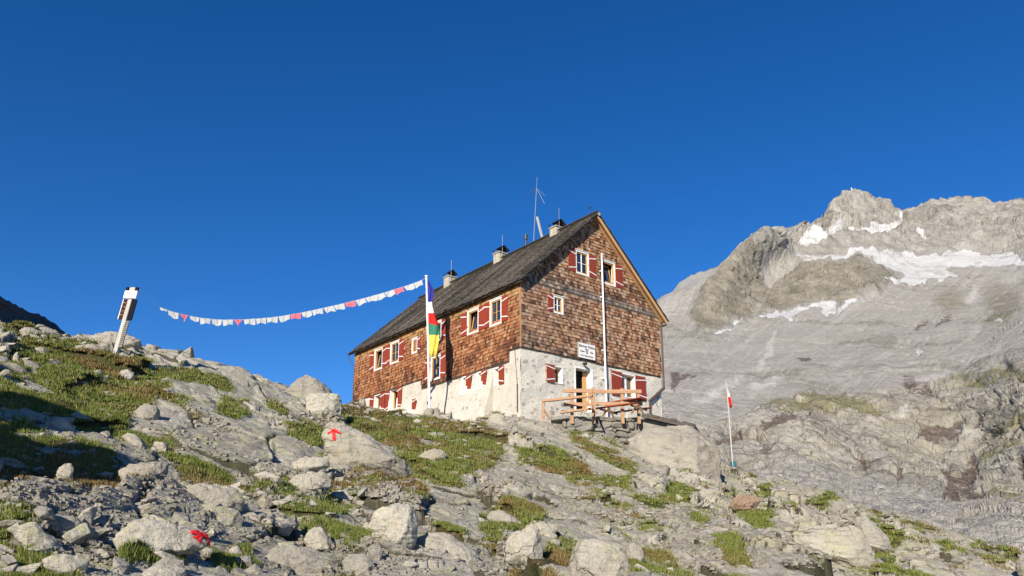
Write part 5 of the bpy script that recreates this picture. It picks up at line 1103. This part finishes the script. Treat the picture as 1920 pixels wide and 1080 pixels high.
    return tag(o, label, 'boulder' if name == 'boulder' else 'rock', group)
def splat(rock, name, polys, mat, lift=.012):
    """painted trail mark following the rock's front face"""
    from mathutils.bvhtree import BVHTree
    me = rock.data; M = Matrix.Translation(rock.location); vs = [M @ v.co for v in me.vertices]; bvh = BVHTree.FromPolygons(vs, [tuple(p.vertices) for p in me.polygons])
    V = []; Fc = []
    for poly in polys:
        xs = [p[0] for p in poly]; ysv = [p[1] for p in poly]; st = .8
        gx = np.arange(min(xs) - 1, max(xs) + 1, st); gy = np.arange(min(ysv) - 1, max(ysv) + 1, st); XX, YY = np.meshgrid(gx, gy, indexing='ij'); ins = sdist(XX + vnoise(XX / 1.7, YY / 1.7, s=9) * .7, YY + vnoise(XX / 1.7, YY / 1.7, s=8) * .7, poly) > -.2; ids = {}
        for i in range(len(gx)):
            for j in range(len(gy)):
                if not ins[i, j]: continue
                q = []
                for a, b in ((i, j), (i, j + 1), (i + 1, j + 1), (i + 1, j)):
                    if (a, b) not in ids:
                        x, y, z = ray(gx[0] + a * st, gy[0] + b * st); d = Vector((float(x), float(y), float(z))).normalized(); h_, nrm, _, _ = bvh.ray_cast(Vector((0, 0, 0)), d)
                        ids[(a, b)] = None if h_ is None else len(V)
                        if h_ is not None:
                            if nrm.dot(d) > 0: nrm = -nrm
                            V.append(h_ + nrm * lift - rock.location)
                    q.append(ids[(a, b)])
                if None not in q: Fc.append(tuple(q))
    return mesh_obj(name, V, Fc, mat, rock, smooth=True)
B = boulder
arrow = B('large pale boulder painted with an upright red arrow', [(607,812),(612,798),(624,794),(640,797),(665,808),(700,826),(722,835),(742,848),(757,862),(773,884),(764,892),(735,893),(715,897),(694,905),(672,897),(640,888),(630,884),(622,860),(612,840)], 14.9, M_PALE, flat=.6, seed=4, sink=.0)
splat(arrow, 'red_arrow', [[(623.5,810),(629,810),(629,825),(623.5,825)],[(625,803.5),(628,804),(640,811),(638,813.5),(627,808),(615,814.5),(613,812.5)]], M_REDMARK)
B('tall pointed pale boulder on the skyline left of the hut', [(534,738),(548,720),(560,708),(572,702),(580,707),(590,708),(598,712),(606,722),(625,740),(636,748),(636,765),(590,768),(572,768),(552,757)], 27.5, M_PALE, seed=9, flat=.6, sink=.2)
B('block shaped cracked boulder in front of the pointed skyline boulder', [(574,745),(584,739),(612,737),(632,738),(639,750),(642,768),(636,778),(612,787),(590,782),(575,775)], 25.0, seed=12, flat=.8, p=22)
B('rounded grey boulder in the middle of the lower slope, a dark hollow on its right', [(693,985),(700,962),(715,952),(745,944),(768,948),(778,960),(783,985),(778,1010),(765,1026),(750,1028),(725,1018),(700,1005)], None, seed=21, flat=.8, p=20)
B('overhanging lichen spotted boulder above a dark hollow on the lower left', [(222,884),(240,870),(262,866),(290,862),(312,864),(314,880),(308,898),(285,912),(270,922),(262,930),(252,937),(246,925),(232,905)], 9.6, seed=31, flat=.7, sink=.05)
B('round topped speckled boulder directly above the boulder with the red smear', [(346,928),(352,912),(372,907),(402,906),(430,912),(446,922),(458,937),(455,950),(430,952),(400,955),(368,955),(350,945)], None, seed=33, p=20)
B('flat lichened slab leaning against the round speckled boulder', [(372,960),(392,950),(420,949),(445,958),(458,972),(452,984),(430,990),(398,988),(375,975)], None, seed=36)
redb = B('broad boulder with a smeared red paint mark on its right end', [(218,1015),(228,995),(245,978),(268,972),(300,976),(340,984),(372,992),(390,1004),(393,1022),(372,1032),(335,1040),(300,1041),(255,1036),(225,1028)], None, seed=38, flat=.7, p=20, sink=.05)
splat(redb, 'red_mark', [[(355,996),(368,996),(380,999),(388,1006),(392,1014),(390,1022),(385,1012),(380,1006),(374,1012),(376,1020),(370,1016),(364,1010),(358,1008),(364,1004),(370,1002),(358,999)]], M_REDMARK)
B('steep pyramid shaped boulder in the grass low in the middle', [(943,1026),(950,1012),(962,1002),(984,992),(1000,984),(1008,992),(1013,1010),(1018,1030),(1012,1046),(995,1052),(970,1050),(950,1044)], None, seed=41)
B('small wedge of rock leaning on the pyramid shaped boulder', [(986,988),(1000,978),(1020,978),(1038,984),(1045,993),(1035,1002),(1022,1008),(1005,1003)], None, seed=43)
B('huge weathered boulder with a rusty pitted face on the lower right', [(1487,1000),(1500,988),(1530,984),(1570,983),(1600,985),(1615,995),(1626,1015),(1636,1042),(1630,1062),(1605,1068),(1575,1062),(1545,1050),(1515,1032),(1492,1016)], None, seed=45, flat=.7, p=20, sink=.02)
B('boulder tucked behind the huge weathered boulder, its foot rusty brown', [(1602,990),(1608,968),(1625,962),(1645,985),(1665,1008),(1670,1025),(1660,1036),(1640,1038),(1622,1030)], None, M_PALE, seed=47)
B('rusty brown block catching the sun on the right slope', [(1366,952),(1375,935),(1392,926),(1418,929),(1427,938),(1418,950),(1408,962),(1388,957)], None, M_BROWN, seed=49, p=22)
B('small pale upright stone in the grass near the bottom right of the centre', [(1174,1030),(1180,1020),(1192,1018),(1204,1028),(1208,1042),(1203,1055),(1190,1056),(1178,1048)], None, M_PALE, seed=51)
B('long tilted grey slab in the bottom left corner, light on its top edge', [(14,990),(35,980),(60,975),(85,998),(110,1018),(127,1032),(120,1040),(92,1042),(60,1032),(32,1012)], None, seed=53, flat=.5)
B('flat block with a bright front lying behind the tilted slab at the left', [(62,976),(82,963),(110,964),(142,968),(152,982),(148,998),(120,1002),(95,1001),(76,992)], None, seed=55)
B('cracked cube of rock at the bottom edge below the tilted slab', [(78,1048),(95,1040),(115,1036),(140,1040),(166,1050),(162,1075),(140,1088),(105,1072),(84,1062)], None, seed=57, p=24)
B('rounded pale boulder on the crest behind the signpost', [(180,640),(190,627),(205,621),(225,623),(245,629),(262,634),(266,645),(258,652),(235,656),(205,650),(183,650)], 27.0, M_PALE, seed=59, flat=.6)
B('wide smooth slab of granite at the foot of the signpost', [(133,662),(145,652),(175,646),(210,645),(240,651),(252,664),(235,676),(200,679),(160,676),(138,671)], 24.8, seed=61, flat=.8, p=20)
B('small horn shaped stone standing alone on the skyline', [(336,667),(345,659),(354,650),(359,648),(363,657),(365,670),(355,674),(342,671)], 28.0, seed=63, top=.0)
B('first of two dark sided boulders on the smooth crest slab', [(430,712),(440,707),(458,703),(467,704),(468,716),(458,729),(445,730),(434,722)], 28.0, seed=65)
B('larger of the two dark sided boulders on the smooth crest slab', [(461,722),(472,712),(486,706),(500,709),(508,722),(506,738),(492,747),(475,740),(463,732)], 27.5, seed=67)
B('low grey stone between the crest boulders and the pointed skyline boulder', [(507,735),(518,726),(530,727),(538,738),(535,748),(520,750),(508,744)], 27.8, seed=68)
B('white faced stone in the turf below the signpost', [(221,704),(226,694),(238,691),(250,697),(254,707),(246,715),(232,716),(223,711)], None, M_PALE, seed=69)
B('angular block at the upper end of the left slab', [(252,772),(262,760),(276,757),(292,758),(301,770),(298,784),(280,792),(264,788)], None, M_PALE, seed=71)
B('grey lens shaped rock alone in the turf below the long wall', [(786,856),(796,846),(812,842),(830,844),(837,853),(833,863),(820,868),(806,863)], None, seed=73)
B('pale round boulder in the turf below the hut corner', [(916,786),(922,777),(934,775),(945,780),(949,790),(942,799),(928,800),(918,795)], None, M_PALE, seed=75)
B('broad slab tilted towards the camera below the rounded grey boulder', [(778,1012),(800,1000),(835,1003),(870,1020),(895,1042),(912,1066),(905,1084),(860,1084),(820,1060),(790,1035)], None, seed=77, flat=.6)
B('big flat topped slab at the bottom edge right of the pyramid boulder', [(1068,1082),(1078,1052),(1075,1028),(1090,1015),(1120,1010),(1152,1022),(1172,1040),(1182,1062),(1168,1086),(1120,1092)], None, seed=79, flat=.6)
B('wide fractured slab at the bottom edge between the paint marked boulders', [(492,1048),(512,1032),(545,1026),(585,1030),(618,1040),(640,1058),(632,1078),(590,1088),(540,1082),(505,1068)], None, seed=81, flat=.7)
B('lichen covered upright rock behind the wide fractured slab', [(570,1012),(578,996),(590,988),(602,991),(615,1006),(628,1022),(632,1036),(610,1036),(585,1030)], None, seed=83)
B('dark grey block wedged among rubble at the bottom', [(642,1052),(655,1040),(680,1038),(695,1048),(702,1062),(690,1074),(665,1072),(648,1066)], None, seed=85, p=22)
B('small bright block beside the dark grey block', [(689,1028),(698,1021),(710,1022),(718,1034),(716,1050),(704,1054),(693,1044)], None, M_PALE, seed=87)
B('shaded flat sided boulder in the turf on the far left slope', [(228,818),(238,811),(252,812),(266,822),(281,838),(276,846),(258,842),(240,832)], None, seed=89)
B('pale fin of rock standing upright in the lower left turf', [(106,892),(110,876),(120,867),(131,866),(137,878),(136,896),(126,904),(112,900)], None, M_PALE, seed=91, flat=.5)
B('long grey slab against the left edge of the slope', [(-10,690),(10,680),(30,678),(48,688),(62,700),(55,706),(25,704),(-8,706)], None, seed=93)
B('triangular flat stone pointing down the slope at the left', [(42,672),(55,675),(72,682),(82,690),(70,698),(60,700),(48,690)], None, M_PALE, seed=95, flat=.5)
B('rounded rock above the triangular flat stone', [(58,662),(66,652),(80,648),(92,655),(90,666),(78,672),(64,670)], None, seed=97)
B('thin upright splinter of rock at the far left', [(24,672),(27,660),(31,656),(35,666),(38,680),(33,684),(27,680)], None, M_PALE, seed=99, flat=.5)
B('mottled boulder on the shadow edge of the left slope', [(84,800),(88,785),(102,779),(118,783),(132,794),(142,804),(128,812),(104,810)], None, seed=101)
B('thin flat wedge lying in the grass above the pyramid boulder', [(914,968),(922,958),(940,958),(955,965),(972,975),(986,986),(965,984),(940,980),(918,984)], None, seed=103, flat=.7)
B('low broad rock on the rubble below the arrow boulder', [(616,930),(625,921),(648,919),(668,925),(676,935),(660,942),(635,942),(620,938)], None, seed=105)
B('layered block with a shaded end left of the arrow boulder', [(540,905),(552,893),(580,885),(606,886),(620,898),(622,912),(600,924),(572,926),(548,922)], None, seed=107, p=20)
B('flat stacked slab left of the arrow boulder, highest of the pile', [(548,868),(570,858),(600,856),(614,862),(618,872),(600,882),(570,884),(552,878)], None, seed=109, p=20)
B('low stone dome at the bottom edge below the red smear', [(262,1080),(275,1066),(300,1058),(328,1058),(346,1068),(352,1086),(310,1094),(275,1092)], None, seed=111, p=20)
B('dark lichened rock cut by the right edge of the picture', [(1906,1068),(1908,1052),(1918,1040),(1935,1030),(1960,1050),(1960,1090),(1925,1094),(1910,1082)], None, seed=113)
B('pale stone on the crest far left, broadest of the row', [(36,622),(44,612),(60,612),(72,618),(74,628),(60,634),(44,632)], None, M_PALE, seed=115)
B('long flat stone on the crest right of the row of pale stones', [(72,616),(84,613),(104,617),(112,623),(100,628),(82,626)], None, M_PALE, seed=117, flat=.5)
B('dark tipped rock on the crest halfway to the signpost', [(136,634),(146,626),(158,630),(170,638),(165,644),(148,644)], None, seed=119)
knob = B('massive smooth outcrop below the plank roofed shed', [(1170,850),(1180,825),(1196,806),(1230,797),(1270,797),(1300,800),(1303,822),(1322,832),(1345,836),(1347,862),(1347,905),(1300,925),(1230,915),(1180,885)], 32.2, M_SMOOTH, seed=121, flat=.7, p=20, sink=.05, top=.8)
B('weathered stone block at the foot of the tall white flagpole', [(795,778),(797,768),(806,764),(812,766),(812,780),(806,784),(798,783)], FR - .35, M_WALLSTONE, seed=123, p=24)
B('second stone block at the foot of the tall white flagpole', [(812,774),(814,765),(820,764),(825,769),(825,778),(820,781),(813,780)], FR - .25, M_WALLSTONE, seed=125, p=24)

# medium stones: individuals sharing a few shapes, laid on the ground
protos = []
LM = [('the red arrow boulder', 690, 850), ('the pointed skyline boulder', 590, 735), ('the rounded grey boulder', 738, 988), ('the overhanging lichened boulder', 270, 895), ('the round speckled boulder', 402, 930), ('the red smeared boulder', 305, 1005), ('the pyramid boulder', 982, 1020),
 ('the huge weathered boulder', 1560, 1025), ('the rusty brown block', 1396, 945), ('the long tilted corner slab', 70, 1008), ('the flat bright fronted block', 108, 982), ('the cracked cube', 122, 1060), ('the signpost', 215, 672), ('the horn shaped skyline stone', 352, 660), ('the dark sided crest boulders', 470, 720),
 ('the white faced turf stone', 238, 704), ('the block above the left slab', 277, 775), ('the grey lens shaped rock', 812, 855), ('the pale hut corner boulder', 932, 788), ('the broad tilted slab', 850, 1045), ('the big flat topped slab', 1125, 1050), ('the wide fractured slab', 565, 1055), ('the lichened upright rock', 602, 1012),
 ('the dark wedged block', 670, 1056), ('the small bright block', 703, 1036), ('the shaded flat sided boulder', 255, 828), ('the upright pale fin', 122, 884), ('the left edge slab', 30, 692), ('the triangular flat stone', 60, 686), ('the mottled boulder', 112, 796), ('the thin grass wedge', 950, 970), ('the low broad rubble rock', 646, 930),
 ('the layered block', 580, 905), ('the bottom stone dome', 305, 1075), ('the right edge lichened rock', 1915, 1060), ('the small upright stone', 1190, 1038), ('the tall white flagpole', 806, 768), ('the thin right flagpole', 1376, 896), ('the smooth outcrop', 1260, 850)]
LCNT = {}
def stone_label(px_, py_, s_px, pale):
    nm, lx, ly = min(LM, key=lambda q: math.hypot(q[1] - px_, (q[2] - py_) * 1.3)); an = math.degrees(math.atan2(ly - py_, px_ - lx)) % 360
    dr = ['right of', 'upper right of', 'above', 'upper left of', 'left of', 'lower left of', 'below', 'lower right of'][int((an + 22.5) // 45) % 8]
    szw = 'small' if s_px < 14 else 'medium sized' if s_px < 26 else 'large'; key = (nm, dr, szw, pale); k = LCNT[key] = LCNT.get(key, 0) + 1
    return '%s%s %s angular stone %s %s' % (['', 'next ', 'third ', 'fourth ', 'fifth ', 'sixth ', 'seventh ', 'eighth ', 'ninth ', 'tenth '][min(k - 1, 9)], szw, 'pale' if pale else 'grey', dr, nm)
for k in range(16):
    r0 = np.random.RandomState(900 + k); pv = r0.randn(11, 3); pv /= np.linalg.norm(pv, axis=1)[:, None]; pv = pv * (.8 + .35 * r0.rand(11))[:, None] * np.array([1, .85, .62])
    V, Fi = hull_rock(pv, .22, .03, .7, k); me_o = mesh_obj('stone', V, Fi, M_ROCK if k % 3 else M_PALE, smooth=True); protos.append(me_o.data); bpy.data.objects.remove(me_o)
ZN = [  # polygon, number, size px range, label, group
 ([(0,620),(180,630),(180,650),(120,700),(0,720)], 26, (7,18), 'small pale stone on the stony crest left of the signpost', 'stones on the left crest'),
 ([(0,720),(215,690),(330,720),(250,800),(0,790)], 16, (6,14), 'small pale stone lying in the turf below the signpost', 'stones in the upper left turf'),
 ([(0,790),(160,790),(440,900),(300,960),(0,980)], 44, (8,28), 'grey stone in the shaded and grassy lower left slope', 'stones on the lower left slope'),
 ([(0,980),(420,940),(440,1080),(0,1080)], 44, (14,40), 'loose stone between the big slabs in the bottom left', 'stones in the bottom left'),
 ([(420,890),(640,880),(860,1080),(440,1080)], 66, (9,32), 'loose angular stone in the rubble below the arrow boulder', 'rubble stones below the arrow boulder'),
 ([(520,745),(660,765),(960,800),(930,880),(640,800),(600,830)], 20, (6,13), 'small stone in the turf between arrow boulder and hut', 'stones in the turf below the hut'),
 ([(640,765),(1000,778),(960,835),(800,800)], 16, (6,14), 'pale stone on the turf right below the long wall', 'stones below the long wall'),
 ([(860,900),(1240,890),(1300,1080),(860,1080)], 34, (8,22), 'loose pale stone in a grassy hollow between the middle slabs', 'stones between the middle slabs'),
 ([(1240,900),(1500,920),(1900,1060),(1880,1080),(1300,1080)], 34, (6,18), 'small stone among the low ledges of the right slope', 'stones on the right slope')]
rp_ = np.random.RandomState(77); nst = 0
for poly, cnt, (s0, s1), lab, grp in ZN:
    xs = [p[0] for p in poly]; ysv = [p[1] for p in poly]; px = xs[0] + 0 * rp_.rand(cnt * 6); px = min(xs) + (max(xs) - min(xs)) * rp_.rand(cnt * 8); py = min(ysv) + (max(ysv) - min(ysv)) * rp_.rand(cnt * 8)
    ok = sdist(px, py, poly) > 0; px, py = px[ok][:cnt], py[ok][:cnt]; srt = np.argsort([min(math.hypot(q[1] - a_, (q[2] - b_) * 1.3) for q in LM) for a_, b_ in zip(px, py)]); px, py = px[srt], py[srt]; X, Y, Z, r, i, j = hit(px, py)
    for k in range(len(px)):
        if not r[k] > 0 or r[k] > 48: continue
        s = 1.7 * (s0 + (s1 - s0) * rp_.rand() ** 1.3) / F * r[k] * .5; pk = rp_.randint(16); o = bpy.data.objects.new('stone', protos[pk]); C.objects.link(o); nst += 1
        o.location = (X[k], Y[k], Z[k] + s * .12); o.scale = (s, s * (.5 + .5 * rp_.rand()), s * (.45 + .6 * rp_.rand())); o.rotation_euler = (rp_.randn() * .25 - .1, rp_.randn() * .25 + .1, rp_.rand() * 6.28); tag(o, stone_label(px[k], py[k], s * 2 * F / r[k], pk % 3 == 0), 'stone', grp)
print('stones', nst)

# rubble: thousands of pebbles and chips, nobody could count them
npb = 20000; py = 700 + 380 * rp_.rand(npb * 3); px = 1920 * rp_.rand(npb * 3); X, Y, Z, r, i, j = hit(px, py)
soil = SOIL[i, np.clip(j, 0, nr - 1)]; gm = GM[i, np.clip(j, 0, nr - 1)]; den = fbm(px / 70, py / 40, o=3, s=700)
want = (.16 + .9 * soil + .9 * sstep(-.05, .35, den) * (1 - .3 * (px > 1200))) * (1 - .75 * (gm > .55)) + .10; rub = polymask(px, py, [[(640,905),(700,900),(770,905),(800,960),(700,985),(620,950)], [(480,860),(560,850),(600,1000),(500,960)], [(540,980),(760,1020),(800,1080),(520,1080)], [(1100,920),(1220,960),(1240,1010),(1150,980)],[(0,900),(200,940),(230,1080),(150,1080),(0,980)],[(850,1010),(960,1040),(930,1080),(860,1060)]], 10)
keep = (rp_.rand(len(px)) < want * .5 + rub * .8) & (r > 0) & (r < 60) & (sdist(px, py, SLABS[1]) < 0) & (sdist(px, py, SLABS[0]) < 0); keep = np.where(keep)[0][:npb]
shp = []
for k in range(8):
    r0 = np.random.RandomState(950 + k); pv = np.array([(a_, b_, c_) for a_ in (-1, 1) for b_ in (-1, 1) for c_ in (-1, 1)], float) * (.55 + .45 * r0.rand(8))[:, None] + r0.randn(8, 3) * .12; pv *= np.array([.95, .75, .5])
    shp.append((pv, np.array([(0, 1, 3), (0, 3, 2), (4, 6, 7), (4, 7, 5), (0, 4, 5), (0, 5, 1), (2, 3, 7), (2, 7, 6), (0, 2, 6), (0, 6, 4), (1, 5, 7), (1, 7, 3)])))
Vs = []; Fs = []; b = 0; n1 = len(shp[0][0]); yaw = rp_.rand(len(keep)) * 6.28; sz = (1.8 + 10 * rp_.rand(len(keep)) ** 3.2) / F * r[keep] * .5 * (1 + .35 * rub[keep])
for q in range(8):
    ii = np.arange(len(keep)) % 8 == q; kk = keep[ii]; V, Fi = shp[q]; c, s = np.cos(yaw[ii])[:, None], np.sin(yaw[ii])[:, None]; sc1 = sz[ii][:, None]
    x = (V[None, :, 0] * c - V[None, :, 1] * s) * sc1 + X[kk][:, None]; y = (V[None, :, 0] * s + V[None, :, 1] * c) * sc1 + Y[kk][:, None]; z = V[None, :, 2] * sc1 + Z[kk][:, None] + sc1 * .15
    Vs.append(np.stack([x, y, z], -1).reshape(-1, 3)); Fs.append((Fi[None] + (np.arange(len(kk)) * n1)[:, None, None] + b).reshape(-1, 3)); b += len(kk) * n1
tag(mesh_obj('rubble', np.concatenate(Vs), np.concatenate(Fs), M_PALE, smooth=False), 'loose pale chips and pebbles scattered between the rocks', 'rubble', kind='stuff')

# turf: blades in tufts where the ground is green
px = 1920 * rp_.rand(330000); py = 610 + 480 * rp_.rand(330000); X, Y, Z, r, i, j = hit(px, py); gm = GM[i, np.clip(j, 0, nr - 1)]
fill = fbm(X * 2.2, Y * 2.2, o=3, s=720)
k = np.where((r > 0) & (r < 52) & (rp_.rand(len(px)) < sstep(.22, .62, gm - .3 * np.clip(-fill, 0, 1))) & (fill > -.35))[0][:75000]; n = len(k); nb = 5
x0 = np.repeat(X[k], nb); y0 = np.repeat(Y[k], nb); z0 = np.repeat(Z[k], nb); rr_b = np.repeat(r[k], nb); N_ = n * nb
x0 = x0 + rp_.randn(N_) * .035 * (rr_b / 12); y0 = y0 + rp_.randn(N_) * .035 * (rr_b / 12); tall = 1 + .7 * np.clip(vnoise(x0 * 1.1, y0 * 1.1, s=730), -.4, 1)
ht = (.018 + .030 * rp_.rand(N_)) * tall * np.clip(rr_b / 14, .5, 1.6); wd2 = .0042 * np.clip(rr_b / 8, .8, 4); an_ = rp_.rand(N_) * 6.28; ln = ht * (.25 + .6 * rp_.rand(N_)); la = rp_.rand(N_) * 6.28
P0 = np.stack([x0 - np.cos(an_) * wd2, y0 - np.sin(an_) * wd2, z0 - .02], 1); P1 = np.stack([x0 + np.cos(an_) * wd2, y0 + np.sin(an_) * wd2, z0 - .02], 1); P2 = np.stack([x0 + np.cos(la) * ln, y0 + np.sin(la) * ln, z0 + ht], 1)
V = np.stack([P0, P1, P2], 1).reshape(-1, 3); Fi = np.arange(N_ * 3).reshape(-1, 3)
q_ = vnoise(x0 * .45, y0 * .45, s=740) + .6 * vnoise(x0 * 1.7, y0 * 1.7, s=741); q_ = np.clip(q_ * 1.4 - .08, 0, 1); t_ = rp_.rand(N_)
col = lerp((.070, .10, .018), (.19, .215, .048), t_); br = lerp((.14, .065, .03), (.22, .14, .06), t_); col = col * (1 - q_[:, None] * .75) + br * q_[:, None] * .75
dr_ = rp_.rand(N_) < .10; col[dr_] = (.30, .25, .12)
def mat_grass():
    g = NG('grass_blades'); m = g.done(g.attr('tint'), .8, .15); g.b.inputs['Subsurface Weight'].default_value = 0; return m
tag(mesh_obj('grass', V, Fi, mat_grass(), attrs={'tint': np.repeat(col, 3, 0)}), 'short green and reddish brown alpine turf between the rocks', 'grass', kind='stuff')
print('turf', n)
# things drawn in place get their origin at their own base
for o_ in list(sc.objects):
    if o_.type == 'MESH' and o_.parent is None and o_.get('category') and o_.location.length < 1e-6:
        v = np.zeros(len(o_.data.vertices) * 3, np.float32); o_.data.vertices.foreach_get('co', v); v = v.reshape(-1, 3); b0 = np.array([(v[:, 0].min() + v[:, 0].max()) / 2, (v[:, 1].min() + v[:, 1].max()) / 2, v[:, 2].min()], np.float32)
        o_.data.vertices.foreach_set('co', (v - b0).ravel()); o_.data.update(); o_.location = b0
        for c_ in o_.children: c_.matrix_parent_inverse = Matrix.Translation(-Vector([float(q) for q in b0]))
print('script', time.time() - T0)
